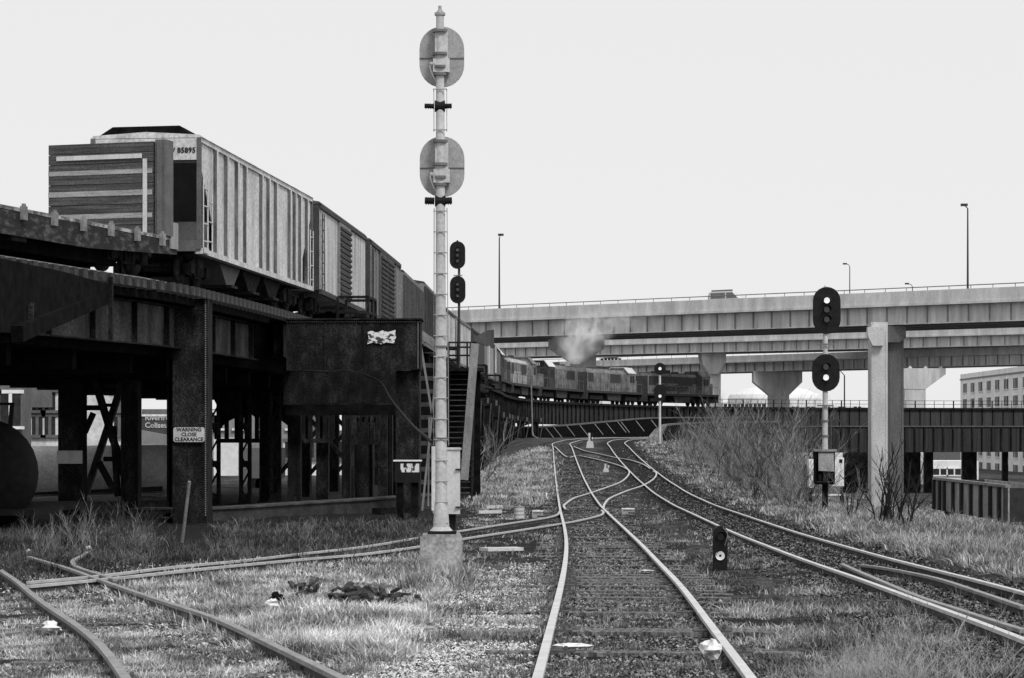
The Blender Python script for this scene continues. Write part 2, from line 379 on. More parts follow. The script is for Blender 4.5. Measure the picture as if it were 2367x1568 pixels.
bp=N.new('ShaderNodeBump'); bp.inputs['Strength'].default_value=.9; bp.inputs['Distance'].default_value=.05; L.new(math_('ADD',n3,math_('MULTIPLY',n2,1.5)),bp.inputs['Height']); L.new(bp.outputs[0],B.inputs['Normal'])
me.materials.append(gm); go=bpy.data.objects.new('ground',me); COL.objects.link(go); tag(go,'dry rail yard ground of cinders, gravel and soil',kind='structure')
# ------------------------------------------------------------------ the elevated line: plan path of the train's near side, and of its centre
RP=[(-24,8),(-19,26),(-14.2,41),(-11.2,50.8),(-9.5,57),(-8.6,61),(-6.8,77.6),(-5.25,106),(-4.2,140),(-3.1,163),(-1.5,195),(-1,211),(.3,228),(3.4,245),(9,262),(17.2,279),(26.3,293),(40,304),(60,312),(90,318),(130,320)]
RR=cr([Vector((a,b,0)) for a,b in RP],8)
def offs(pts,o):
    r=[]
    for i,p in enumerate(pts):
        a=pts[max(i-1,0)];b=pts[min(i+1,len(pts)-1)]; t=(b-a).normalized(); r.append(p+Vector((t.y,-t.x,0))*o)
    return r
CC=offs(RR,-1.6); CD=[p.y for p in CC]
def ZR(D): return HC+np.interp(D,[0,61,281,400],[4.1,4.0,2.83,2.83])     # height of the rail head
def cat(D):
    i=np.searchsorted(CD,D); i=min(max(i,1),len(CC)-1); t=(D-CD[i-1])/(CD[i]-CD[i-1]); p=CC[i-1].lerp(CC[i],t); d=(CC[i]-CC[i-1]).normalized(); return p,d
CS=resample(CC,1.5); CS=[p for p in CS if p.y>20]
def vp(o,dz,lo=0,hi=999,xhi=999,step=1):
    pts=[p for p in offs(CS,o)]; return [Vector((p.x,p.y,ZR(c.y)+dz)) for p,c in list(zip(pts,CS))[::step] if lo<=c.y<=hi and c.x<xhi]
via=thing('railway_viaduct','sooty black steel railway viaduct that carries the freight train','viaduct',(-9.5,66,zg(-9.5,66)))
for s in(-.73,.73): rail(vp(s,0),via,RAILM)
# open deck: sleeper ends show along the edge
tm=None; rest=MB(); k=0
for i in range(1,len(CS)-1):
    for h in(0,.5,1.0):
        p=CS[i]+(CS[i+1]-CS[i])*h/1.5; t=(CS[i+1]-CS[i]).normalized(); rz=math.atan2(t.y,t.x); z=ZR(p.y)-.17-.12
        if 56<p.y and k<100:
            if tm is None: tm=MB().obox((0,0,0),(.11,0,0),(0,1.75,0),(0,0,.12)).build('sleeper',TIE,None); o=tm
            else: o=tm.copy(); COL.objects.link(o)
            o.parent=via; o.location=Vector((p.x,p.y,z))-via.location; o.rotation_euler=(0,0,rz); k+=1
        else: rest.cbox((p.x,p.y,z),.22,3.5,.24,rz)
tag(rest.build('sleepers',TIE,via),kind='stuff')
MB().sweep(vp(0,-.33),[(-1.1,-.06),(-1.1,.03),(1.3,.03),(1.3,-.06)]).build('deck',BLACK,via)
def girder(o,top,bot,lo,hi,wm,name='girder',stiff=2.4,fl=.22,parent=None,xhi=999):
    parent=parent or via
    pts=vp(o,0,lo,hi,xhi); g=MB().sweep(pts,[(-.015,bot+.03),(-.015,top-.03),(.015,top-.03),(.015,bot+.03)])
    g.m(1).sweep(pts,[(-fl,top-.03),(-fl,top),(fl,top),(fl,top-.03)]).sweep(pts,[(-fl,bot),(-fl,bot+.04),(fl,bot+.04),(fl,bot)])
    d=0
    for a,b in zip(pts[:-1],pts[1:]):
        L_=(b-a).length; t=(b-a).normalized(); n=Vector((t.y,-t.x,0))
        while d<L_:
            c=a+t*d; g.obox(c+Vector((0,0,(top+bot)/2)),t*.02,n*(fl*.75),Vector((0,0,(top-bot)/2-.02))); d+=stiff
        d-=L_
    return g.build(name,[wm,STEEL],parent)
# side girders of the near spans, then the longer ones of the far curve
girder(.75,-.66,-1.8,40,71.8,STEEL2)
MB().sweep(vp(1.2,0,40,72),[(-.12,-.62),(-.12,-.42),(.12,-.42),(.12,-.62)]).build('stringer',BLACK,via)
girder(-2.3,-.42,-1.95,40,110,STEEL)
girder(1.0,-.42,-1.6,73,180,STEEL)
girder(-1.0,-.42,-1.6,73,180,STEEL)
# the black underside between the girders: cross beams and buckle plates of the wider deck to the left
MB().sweep(vp(-4.6,0,44,104),[(-4.6,-2.0),(-4.6,-.6),(5.2,-.6),(5.2,-1.1),(4.9,-2.0)]).build('floor_plate',BLACK,via)
fb=MB()
for D in np.arange(50,104,3.4):
    p,d=cat(D); n=Vector((d.y,-d.x,0)); z=ZR(D)-2.2; fb.obox(p+n*(-4.6)+Vector((0,0,z)),d*.12,n*4.6,(0,0,.3))
fb.build('cross_beam',BLACK,via)
girder(-8.6,-.3,-2.3,44,104,STEEL)
# far part: deep riveted wall of girders above the low ground
WEBF=mat('far_girder_web',.022,.05,.5,(2.5,2.5,.15),rough=.8,fine=.2)
girder(1.7,-.2,-2.6,182,400,WEBF,stiff=1.6,fl=.3)
MB().sweep(vp(2.0,0,150,400),[(-.05,-.25),(-.05,.02),(.05,.02),(.05,-.25)]).build('deck_edge',STEEL,via)
far=[p for p in vp(2.05,0,250,400)]
fx=[p for p in far if p.x>8]
lo_=MB().sweep(fx,[(-.02,-6.2),(-.02,-2.55),(.02,-2.55),(.02,-6.2)]).build('lower_wall',mat('timber_sheeting',.012,.045,1.2,(3,3,.06),rough=.9,fine=.3),via)
MB().sweep(fx,[(-.2,-2.66),(-.2,-2.5),(.22,-2.5),(.22,-2.66)]).build('ledge',mat('ledge_steel',.11,.07,2),via)
st=MB()
for i,p in enumerate(fx):
    if p.x>14: st.box(p.x-.09,p.x+.09,p.y-.28,p.y-.03,p.z-6.2,p.z-2.7)
st.build('wall_post',STEEL,via)
# railings on the far deck
rl=MB(); rp=vp(2.2,0,294,400)
for i,p in enumerate(rp):
    rl.tube(p,p+Vector((0,0,1.0)),.045 if i%4 else .1,5)
for h in(.5,1.0): rl.path([p+Vector((0,0,h)) for p in rp],.03,4)
rl.build('railing',STEEL,via)
# legs of the far part
def leg(px0,px1,D,ytop,ybot=None,m=STEEL,parent=None,name='column',dep=None,web=True):
    x0,x1=X(px0,D),X(px1,D); d=dep or min(.9,(x1-x0)); zt=Z(ytop,D); zb=float(zg((x0+x1)/2,D))-.2 if ybot is None else Z(ybot,D)
    g=MB()
    g.box(x0+.03,x1-.03,D-.0,D+d,zb,zt)
    for e in(x0,x1-.05): g.box(e,e+.05,D-.06,D+d+.06,zb,zt)        # projecting flange plates
    g.box(x0+.05,x0+.14,D-.03,D-.005,zb,zt); g.box(x1-.14,x1-.05,D-.03,D-.005,zb,zt)
    o=g.build(name,m,parent or via)
    return o
for a,b in((1950,2010),(2088,2128),(2137,2157),(2225,2258),(2318,2330),(2395,2420)):
    leg(a,b,319,1040)
leg(1880,1905,312,1040); leg(1800,1824,305,1040)
# bents of the straight part, stepping back along the train's near side
for D in(88,97,107,118,130,142,155,166,177,188,199,209,219,229,239):
    p,d=cat(D); n=Vector((d.y,-d.x,0)); rz=math.atan2(d.y,d.x); zt=ZR(D)-1.6 if D<182 else ZR(D)-2.4
    for o_ in((-1.9,1.9) if D<118 else (-1.9,2.1)):
        q=p+n*o_; zb=float(zg(q.x,q.y))-.3
        g=MB(); bw_=.34
        g.cbox((q.x,q.y,(zb+zt)/2),.06,bw_*2,zt-zb,rz); 
        for e in(-1,1):
            c=q+n*(bw_*e); g.cbox((c.x,c.y,(zb+zt)/2),.5,.05,zt-zb,rz)
        g.build('column',STEEL,via)
    c=p+n*.1; MB().cbox((c.x,c.y,zt+.2),.4,5.2,.42,rz).build('bent_cap',STEEL,via)
    e=p+n*2.75; MB().cbox((e.x,e.y,zt+.22),.5,.12,.42,rz).build('cap_end',DUSTY2,via)
    q1=p+n*2.0;q2=p-n*1.9; zb=float(zg(q1.x,q1.y))
    MB().bar((q1.x,q1.y,zt),(q2.x,q2.y,zb+.6),.1,.16).bar((q2.x,q2.y,zt),(q1.x,q1.y,zb+.6),.1,.16).build('brace',STEEL,via)
    if D>107:
        q=p+n*3.1; MB().bar((q.x-.1,q.y,zt),(q.x-.45,q.y-.3,float(zg(q.x,q.y))),.10,.14).build('batter_post',DUSTY,via)
# near columns and portal, read from the photograph
leg(400,480,61.6,679,dep=.9)
leg(135,190,70,868); leg(280,320,70,868); leg(386,401,74,868)
leg(915,970,72.3,855,dep=1.)
D=72; x0,x1=X(662,D),X(972,D); zt,zb=Z(740,D),Z(855,D)
pg=MB().box(x0,x1,D,D+.06,zb,zt).box(x0,x1,D+1.3,D+1.36,zb,zt).box(x0,x1,D+.06,D+1.3,zt-.05,zt-.01).box(x1-.05,x1,D+.06,D+1.3,zb,zt-.06).build('portal_girder',STEEL,via)
MB().box(x0-.05,x1+.06,D-.12,D+1.45,zt,zt+.05).box(x0,x1-.3,D-.1,D-.002,zb-.04,zb).build('girder_flange',STEEL,pg)
MB().box(X(752,D)-.03,X(752,D)+.03,D-.05,D-.003,zb+.01,zt-.01).box(X(842,D)-.03,X(842,D)+.03,D-.04,D-.003,zb+.01,zt-.01).build('splice_plate',STEEL,pg)
rv=MB()
for i in range(64):
    xx=x0+.03+i*(x1-x0-.06)/63; rv.obox((xx,D-.02,zt-.06),(.018,0,0),(0,.02,0),(0,0,.018))
for i in range(46): rv.obox((x1-.08,D-.02,zb+.05+i*(zt-zb-.12)/45),(.016,0,0),(0,.02,0),(0,0,.016))
rv.build('rivets',mat('rivet_steel',.10,.16,3,rough=.5),pg)
# second, lower cross girder behind the portal and its knee plates
D=76; MB().box(X(655,D),X(935,D),D,D+.05,Z(932,D),Z(850,D)).box(X(655,D),X(935,D),D-.2,D+.3,Z(936,D),Z(932,D)).build('lower_girder',STEEL,via)
rv=MB(); zb_=float(zg(-9.5,66))
for i in range(110):
    z=zb_+.3+i*.062
    if z<Z(684,61.6): rv.obox((X(476,61.6),61.53,z),(.017,0,0),(0,.02,0),(0,0,.017))
rv.build('rivets',mat('rivet_steel_worn',.16,.24,3,rough=.5),via)
MB().bar(P(40,772,46.8),P(250,682,54.9),.25,.34).build('knee_brace',BLACK,via)
u0=Vector((X(-60,45.2),45.2,0)); u1=Vector((X(236,54.8),54.8,0)); ud=u1-u0
def onp(px,py):
    k=(px-CX)/F; f=(k*u0.y-u0.x)/(ud.x-k*ud.y); q=u0+ud*f; return (f,HC+(YH-py)*q.y/F)
MB().prism([onp(-60,590),onp(0,603),onp(120,628),onp(236,660),onp(236,690),onp(120,728),onp(40,765),onp(-60,772)],(u0.x,u0.y,0),ud,(0,0,1),(.25,-.1,0)).build('side_bracket',BLACK,via)
for px_,a_,b_ in((228,640,786),(40,700,772)): MB().bar(Vector((u0+ud*onp(px_,a_)[0])+Vector((.3,0,onp(px_,a_)[1]))),Vector((u0+ud*onp(px_,b_)[0])+Vector((.3,0,onp(px_,b_)[1]))),.1,.14).build('bracket_post',STEEL,via)
# laced columns of the far row with flared feet and an arched head
def laced(px,w,D,yt,yb):
    x=X(px,D); hw=w/2*D/F; zt=Z(yt,D); zb=min(Z(yb,D),Z(yb,D)); g=MB()
    for e in(-1,1): g.box(x+e*hw-.06,x+e*hw+.06,D,D+.35,zb,zt)
    n=int((zt-zb)/.55)
    for i in range(n):
        z=zb+i*(zt-zb)/n; z2=z+(zt-zb)/n
        g.bar((x-hw,D+.02,z),(x+hw,D+.02,z2) ,.05,.07) if i%2 else g.bar((x+hw,D+.02,z),(x-hw,D+.02,z2),.05,.07)
    for z in(zb+(zt-zb)*.35,zb+(zt-zb)*.68): g.box(x-hw-.05,x+hw+.05,D-.03,D+.38,z-.12,z+.12)
    o=g.build('laced_column',STEEL,via)
    MB().prism([(-hw*1.9,0),(hw*1.9,0),(hw*1.2,.75),(-hw*1.2,.75)],(x,D-.15,zb-.35),(1,0,0),(0,0,1),(0,.7,0)).build('foot',STEEL,o)
for px,w,D,yt in((494,20,84,900),(566,20,84,900),(636,18,84,900),(884,14,90,930),(985,16,100,870),(808,12,86,930)): laced(px,w,D,yt,1166 if D<86 else 1150)
for px,w,D in((680,30,80),(745,28,82.5),(800,20,85),(848,22,88),(893,28,92)): leg(px-w/2,px+w/2,D,900)
# arch plates
def arch(pxa,pxb,D,ytop,yspr):
    x0_,x1_=X(pxa,D),X(pxb,D); zt_=Z(ytop,D); zs=Z(yspr,D); pts=[(0,zt_-zs+1.),(0,0)]
    w_=x1_-x0_
    for i in range(13): a=math.pi-math.pi*i/12; pts.append((w_/2+w_/2*math.cos(a)*.96,(zt_-zs)*math.sin(a)))
    pts+=[(w_,0),(w_,zt_-zs+1.)]
    MB().prism(pts,(x0_,D,zs),(1,0,0),(0,0,1),(0,.08,0)).build('arched_plate',STEEL,via)
arch(500,680,84.4,958,1010)
def skirt(pxa,pxb,D,y0,y1,n):
    g=MB(); g.box(X(pxa,D),X(pxb,D),D,D+.12,Z(y1,D),Z(y1-10,D)); 
    for i in range(n+1):
        x=X(pxa+(pxb-pxa)*i/n,D); g.box(x-.08,x+.08,D+.02,D+.14,Z(y1-8,D),Z(y0,D)); 
        if i<n:
            xn=X(pxa+(pxb-pxa)*(i+1)/n,D); zz=Z(y1-52,D); g.prism([(x,zz+.5),(x,zz),(x+.12,zz+.16),((x+xn)/2,zz+.22),(xn-.12,zz+.16),(xn,zz),(xn,zz+.5)],(0,D+.03,0),(1,0,0),(0,0,1),(0,.06,0))
    g.build('bracket',STEEL,via)
skirt(700,768,82,925,1024,4); skirt(820,873,86,930,1028,4); skirt(500,640,85,960,1024,6)
MB().box(X(660,79),X(940,79),79,79.4,Z(960,79),Z(905,79)).build('cross_beam',BLACK,via)
# X-braced tower bent at the far left
D=70.3; g=MB()
g.bar(P(215,866,D),P(303,1150,D),.2,.33).bar(P(262,985,D),P(272,1148,D),.16,.28).bar(P(228,1068,D),P(264,1135,D),.14,.2).bar(P(196,1000,D),P(216,955,D),.14,.18)
for y0_,y1_,a,b in((904,914,190,232),(937,949,190,246),(1056,1067,240,278)): g.box(X(a,D),X(b,D),D-.1,D+.1,Z(y1_,D),Z(y0_,D))
g.build('cross_brace',STEEL,via)
g=MB(); D=70.9
g.bar(P(289,866,D),P(200,1138,D),.2,.28)
for y,a,b in((892,240,284),(908,238,276),(936,246,268)): g.box(X(a,D),X(b,D),D-.08,D+.1,Z(y+5,D),Z(y-3,D))
g.build('cross_brace',mat('brace_dusty',.10,.06,3),via)
# kerb that the columns stand on
kb=thing('concrete_kerb','low stained concrete kerb the black viaduct columns stand on','kerb',(X(480,66),66,float(zg(-9,66))))
pts=[P(322,1186,66.5),P(480,1186,65.2),P(700,1172,70),P(920,1158,76),P(1060,1147,86)]
MB().sweep(cr(pts,4),[(-.35,-.38),(-.35,.1),(.35,.1),(.35,-.38)]).build('kerb_face',mat('kerb_concrete',.05,.02,2,fine=.4),kb)
MB().sweep(cr([p+Vector((0,0,.11)) for p in pts],4),[(-.4,0),(-.4,.05),(.42,.05),(.42,0)]).build('kerb_top',mat('kerb_edge',.09,.03,2,fine=.4),kb)
# track walkway brackets / little platforms hanging on the deck edge
def platform(D0,label,L_=2.2,wd=1.1,h=1.1,o0=1.75):
    p,d=cat(D0); n=Vector((d.y,-d.x,0)); rz=math.atan2(d.y,d.x); z=ZR(D0)-.25
    c=p+n*(o0+wd/2); t=thing('walkway_platform',label,'platform',(c.x,c.y,z),'small refuge platforms on the viaduct edge')
    MB().cbox((c.x,c.y,z),L_,wd,.07,rz).build('platform_floor',STEEL,t)
    for a in(-1,0,1):
        for b in((1,) if a==0 else (-1,1)):
            q=c+d*(a*L_/2)+n*(b*wd/2); MB().cbox((q.x,q.y,z+h/2),.09,.09,h,rz).build('post',STEEL,t)
    g=MB()
    for hz in(h,h*.5):
        pts=[c+d*(L_/2)*sx+n*(wd/2)*sy for sx,sy in((-1,-1),(-1,1),(1,1),(1,-1))]
        for a,b in zip(pts[:-1],pts[1:]): g.bar((a.x,a.y,z+hz),(b.x,b.y,z+hz),.07,.1)
    g.build('handrail',STEEL,t)
platform(81.5,'black railed platform on the deck edge above the portal girder',o0=1.9)
platform(131,'black railed platform on the viaduct edge just right of the tall mast',o0=1.8,h=1.3)
platform(160,'black railed platform on the viaduct edge below the relay box',o0=1.9,h=1.3)
platform(178,'farthest black railed platform below the light sided boxcar',o0=1.9)
# ------------------------------------------------------------------ freight cars and locomotives (x forward, y left, z above the rail)
def wheelset_truck(par,xc,m=TRUCK):
    t=MB()
    for s in(-1,1):
        y=s*.98
        t.prism([(-1.15,.30),(-1.05,.62),(-.45,.82),(.45,.82),(1.05,.62),(1.15,.30),(.75,.30),(.55,.45),(.32,.25),(-.32,.25),(-.55,.45),(-.75,.30)],(xc,y-.07,0),(1,0,0),(0,0,1),(0,.14,0))
        for k in range(3): t.tube((xc-.2+.2*k,y-s*.0-.09*(1 if s<0 else -1),.3),(xc-.2+.2*k,y-.09*(1 if s<0 else -1),.62),.07,6)
        for e in(-.87,.87): t.box(xc+e-.17,xc+e+.17,y-.14,y+.14,.34,.62)
    t.box(xc-.25,xc+.25,-1.1,1.1,.55,.8)
    o=t.build('truck',m,par)
    for e in(-.87,.87):
        w=MB()
        for s in(-1,1): w.tube((xc+e,s*.68,.46),(xc+e,s*.80,.46),.46,20)
        w.tube((xc+e,-.7,.46),(xc+e,.7,.46),.08,8); w.build('wheelset',m,o,True)
def ladder(par,x,y,z0,z1,w=.42,n=5,m=WHITE,axis='x'):
    g=MB(); r=.022
    if axis=='x':
        for e in(0,w): g.tube((x+e,y,z0),(x+e,y,z1),r,5)
        for i in range(n): z=z0+(z1-z0)*(i+.5)/n; g.tube((x,y,z),(x+w,y,z),r,5)
    else:
        for e in(0,w): g.tube((x,y+e,z0),(x,y+e,z1),r,5)
        for i in range(n): z=z0+(z1-z0)*(i+.5)/n; g.tube((x,y,z),(x,y+w,z),r,5)
    return g.build('ladder',m,par)
def place(root,D0,D1,roll=0):
    a,_=cat(D0); b,_=cat(D1); d=(b-a); L_=d.length; m=(a+b)/2
    root.location=Vector((m.x,m.y,ZR(m.y))); root.rotation_euler=(roll,-math.atan2(ZR(D1)-ZR(D0),L_),math.atan2(d.y,d.x)); return L_
def clen(D0,D1): return (cat(D1)[0]-cat(D0)[0]).length
# --- covered hopper
L_=clen(61.2,77.4); hl=L_/2
hp=thing('covered_hopper','light grey covered hopper car with vertical side ribs, behind the plank bulkhead','hopper car')
zb,zt=.95,4.05; yw=1.6; xe=hl-.35
sv=MB()
# body side sheets cut back by the slope sheet at each end
for s in(-1,1):
    y=s*1.48
    sv.prism([(-xe+.15,zt),(-xe+.15,3.3),(-xe+1.6,1.7),(-xe+1.6,zb),(xe-1.6,zb),(xe-1.6,1.7),(xe-.15,3.3),(xe-.15,zt)],(0,y-.02,0),(1,0,0),(0,0,1),(0,.04,0))
rb=sv; rt=sv
rib=[.108,.19,.275,.345,.485,.55,.62,.755,.807,.865,.936]
for s in(-1,1):
    for q in rib:
        x=-xe+q*2*xe
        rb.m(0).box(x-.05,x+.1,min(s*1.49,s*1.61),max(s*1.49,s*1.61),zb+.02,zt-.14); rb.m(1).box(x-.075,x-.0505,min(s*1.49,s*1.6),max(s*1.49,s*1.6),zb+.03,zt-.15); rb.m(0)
    rt.box(-xe,xe,s*1.5-.1,s*1.5+.12,zb-.12,zb+.03); rt.box(-xe,xe,s*1.5-.06,s*1.5+.1,zt-.13,zt)
sv.build('side',[HOP,RIBSHADE],hp)
# roof with hatch trough and dark running boards
MB().prism([(-1.6,0),(-1.5,.08),(0,.17),(1.5,.08),(1.6,0)],(-xe,0,zt),(0,1,0),(0,0,1),(2*xe,0,0)).build('roof',HOP,hp)
MB().prism([(-1.25,0),(-.9,.26),(1.0,.24),(1.35,.02)],(-xe+.15,0,zt+.1),(0,1,0),(0,0,1),(.8,0,0)).build('running_board',BLACK,hp)
rbx=MB(); rbx.box(-xe+.2,xe,.5,1.0,zt+.27,zt+.31).box(-xe+.2,xe,-1.0,-.5,zt+.27,zt+.31)
for i in range(12): rbx.box(-xe+.4+i*1.3,-xe+.5+i*1.3,-.95,.95,zt+.1,zt+.27)
rbx.build('running_board',BLACK,hp)
for e in(-1,1):
    xx=e*xe; ep=MB().box(xx-.03,xx+.03,-1.5,1.5,zt-.62,zt-.02).build('end_panel',HOP,hp)
    MB().prism([(0,zt-.62),(0,zt-.7),(-e*1.35,1.6),(-e*1.35,1.68)],(xx,-1.46,0),(1,0,0),(0,0,1),(0,2.92,0)).build('slope_sheet',HOPD,hp)
    MB().box(xx-e*1.2-.03,xx-e*1.2+.03,-1.46,1.46,zb,2.3).build('end_panel',HOPG,hp)
    MB().box(xx-e*.0-.05,xx+.05,-1.56,-1.44,zb,zt-.0).box(xx-.05,xx+.05,1.44,1.56,zb,zt).box(xx-.05,xx+.05,-1.44,1.44,zb-.05,zb+.25).build('corner_post',HOPG,hp)
    MB().box(xx-e*1.1,xx,-1.46,1.46,zb-.02,zb+.06).build('end_platform',HOPD,hp)
    MB().box(min(xx,xx+e*.9),max(xx,xx+e*.9),-.15,.15,.75,1.0).build('coupler',TRUCK,hp)
    ladder(hp,xx+(.08 if e<0 else -.62),-1.6,zb,2.9,.5,4)
ladder(hp,-xe+.6,-1.6,zb,2.6,.5,3)
wheelset_truck(hp,-hl+2.0); wheelset_truck(hp,hl-2.0)
for xc in(-2.9,0,2.9):
    MB().prism([(-1.45,.95),(1.45,.95),(.45,.28),(-.45,.28)],(xc,-1.2,0),(1,0,0),(0,0,1),(0,2.4,0)).build('hopper_bay',HOPG if xc<0 else TRUCK,hp)
    MB().box(xc-.4,xc+.4,-1.35,1.35,.2,.28).build('outlet_gate',TRUCK,hp)
text('NW 85895','car_number',SIGB,hp,(-xe-.045,-.93,zt-.36),(0,-1,0),(0,0,1),.21,bold=.004)
MB().box(-xe+.05,-xe+.5,-1.66,-1.62,zb-.1,zb+.06).build('stencil_plate',WHITE,hp)
# brake stand at the far end
MB().box(xe+.05,xe+.35,-1.45,-1.0,zb,zb+1.7).build('brake_stand',TRUCK,hp)
place(hp,61.2,77.4)
# --- bulkhead flat car
L_=clen(38,59.6); hl=L_/2
fc=thing('bulkhead_flatcar','flatcar with stake pockets and a plank bulkhead striped by white battens','flatcar')
MB().box(-hl,hl,-1.5,1.5,.95,1.07).build('deck',WOODG,fc)
ss=MB()
for s in(-1,1): ss.prism([(-hl,.95),(hl,.95),(hl,.62),(hl*.55,.40),(-hl*.55,.40),(-hl,.62)],(0,s*1.52-.03,0),(1,0,0),(0,0,1),(0,.06,0))
ss.build('side_sill',mat('sill_paint',.10,.012,2.5,(1,1,2),rough=.8,fine=.4,c=.02),fc)
MB().box(-hl,hl,-1.56,-1.5,.97,1.05).box(-hl,hl,1.5,1.56,.97,1.05).build('deck_edge',mat('deck_edge_worn',.42,.08,3,(1,1,1),lo=.4,hi=.55),fc)
for i in range(15):
    x=-hl+1+i*(2*hl-2)/14
    MB().box(x-.09,x+.09,-1.66,-1.56,.78,1.1).build('stake_pocket',mat('pocket_paint',.3,.1,4) if i==0 else bpy.data.materials['pocket_paint'],fc)
    MB().box(x-.05,x+.05,-1.64,-1.58,1.1,1.16).build('stake',bpy.data.materials['pocket_paint'],fc)
for e in(-1,1):
    xb=e*(hl-.75); bh=MB()
    nb=9; zz=1.1
    for i in range(nb):
        h=(3.56-1.1)/nb; bh.box(xb-.1,xb+.1,-1.26,1.8,zz+.008,zz+h-.008); zz+=h
    b=bh.build('bulkhead',PLANK,fc)
    w_=MB(); xf=xb-e*.0
    for (h0_,h1_) in((1.55,1.68),(2.15,2.29),(2.72,2.84)): w_.box(xb-.115,xb-.101,-1.24,1.8,h0_,h1_)
    w_.build('worn_plank',PLANKL,b)
    MB().box(xb-.135,xb-.118,-.95,1.55,3.12,3.24).box(xb-.137,xb-.118,-1.10,-.98,1.12,3.1).build('white_batten',WHITE,b)
    MB().box(xb-.06,xb+.42,-1.6,-1.30,1.07,3.6).box(xb-.12,xb-.061,-1.52,-1.38,1.07,3.56).box(xb+.1,xb+.42,1.4,1.58,1.07,3.5).box(xb+.1,xb+.2,-1.4,1.4,3.3,3.5).build('bulkhead_post',HOPG,b)
MB().box(-hl*.98,hl*.8,-.9,.9,.16,.94).build('centre_sill',BLACK,fc)
for x in(-3,0,3): MB().box(x-.35,x+.35,-1.45,-.4,.30,.9).build('brake_rigging',TRUCK,fc)
for s in(-1,1):
    MB().box(hl-.45,hl-.02,-1.6,-1.5,.75,1.45).build('grab_step',WHITE,fc)
wheelset_truck(fc,hl-1.9); wheelset_truck(fc,-hl+1.9)
place(fc,38,59.6)
# --- boxcars
def boxcar(D0,D1,label,side,end,roof,h=4.3,ribs=0,doors=(),doorm=None,endm=None,rib_proud=.06,group='boxcars and hoppers of the freight train',lad=True,name='boxcar',cat_='boxcar',dark_end=.0):
    L_=clen(D0,D1); hl=L_/2-.35; t=thing(name,label,cat_,group=group)
    b=MB()
    b.box(-hl,hl,-1.5,1.5,1.0,h-.25)
    MB().box(-hl-.03,-hl-.005,-1.5,1.5,1.0,h-.25).build('end_wall',end,t); MB().box(hl+.005,hl+.03,-1.5,1.5,1.0,h-.25).build('end_wall',end,t)
    r=MB(); r.prism([(-1.56,0),(-1.5,.08),(-.5,.25),(.5,.25),(1.5,.08),(1.56,0)],(-hl-.05,0,h-.25),(0,1,0),(0,0,1),(2*hl+.1,0,0)); r.build('roof',roof,t)
    b.m(1)
    for s in(-1,1):
        b.box(-hl,hl,s*1.53-.05,s*1.53+.05,h-.42,h-.26); b.box(-hl,hl,s*1.53-.05,s*1.53+.05,.85,1.02)
    if ribs:
        g=b.m(0 if ribs<18 else 2)
        for s in(-1,1):
            for i in range(ribs+1):
                x=-hl+.06+i*(2*hl-.12)/ribs; g.box(x-.06,x+.06,s*1.5-rib_proud if s<0 else 1.5,-1.5 if s<0 else 1.5+rib_proud,1.02,h-.43)
    b.build('body',[side,end,WOODG],t)
    for (a,bb) in doors:
        x0_=-hl+a*2*hl; x1_=-hl+bb*2*hl; d=MB().box(x0_,x1_,-1.6,-1.515,1.03,h-.45).build('door',doorm or side,t)
        c=MB(); n=13
        for i in range(n): z=1.1+i*(h-.45-1.15)/n; c.box(x0_+.08,x1_-.08,-1.66,-1.602,z,z+.1)
        c.build('door_corrugation',end,d)
    for e in(-1,1):
        MB().box(min(e*hl,e*(hl+.75)),max(e*hl,e*(hl+.75)),-.14,.14,.75,.98).build('coupler',TRUCK,t)
    if lad: ladder(t,-hl+.05,-1.6,1.0,h-.6,.45,7,end)
    wheelset_truck(t,-hl+1.7); wheelset_truck(t,hl-1.7)
    place(t,D0,D1); return t
LGT=mat('boxcar_pale_streaked',.62,.30,1.6,(1.2,1,.15),rough=.8,fine=.25)
MID=mat('boxcar_mid_rust',.22,.12,1.6,(1.2,1,.15),rough=.8,fine=.3)
MIDD=mat('boxcar_dark_rust',.10,.05,1.6,(1.5,1,.2),rough=.8,fine=.3)
DRK=mat('boxcar_dark_brown',.035,.06,2,rough=.85,fine=.3)  # dark brown shared by car ends, roofs and locomotive fittings
boxcar(78.4,91.8,'pale streaky boxcar with one ribbed door, next behind the hopper car',LGT,DRK,MIDD,ribs=0,doors=((.36,.60),),doorm=MID)
boxcar(92.8,106.3,'boxcar with two dark corrugated doors side by side',MID,DRK,MIDD,doors=((.27,.49),(.50,.72)),doorm=MIDD,ribs=6)
boxcar(107.3,120.6,'dark close ribbed boxcar to the left of the tall mast',MIDD,MID,DRK,ribs=14,rib_proud=.14,h=4.1)
boxcar(121.6,135,'dark ribbed boxcar touching the left edge of the tall mast',DRK,MID,DRK,ribs=12,rib_proud=.14,h=4.55)
boxcar(136,149.5,'pale boxcar half hidden behind the tall mast',LGT,DRK,MIDD,ribs=8)
boxcar(150.5,165,'pale boxcar seen above the stair handrail, right of the tall mast',LGT,MID,MIDD,ribs=5)
boxcar(166,180.5,'dark boxcar behind the signal relay box',MIDD,DRK,DRK,ribs=9)
boxcar(181.5,195,'smooth light sided boxcar with a bright roof edge, right of the relay box',mat('boxcar_smooth_grey',.34,.25,1,fine=.1),MIDD,WHITE,ribs=0)
boxcar(196,210,'last dark boxcar before the locomotives',MID,DRK,MIDD,ribs=10)
RAILG2=mat('loco_handrail',.16,.1,3)
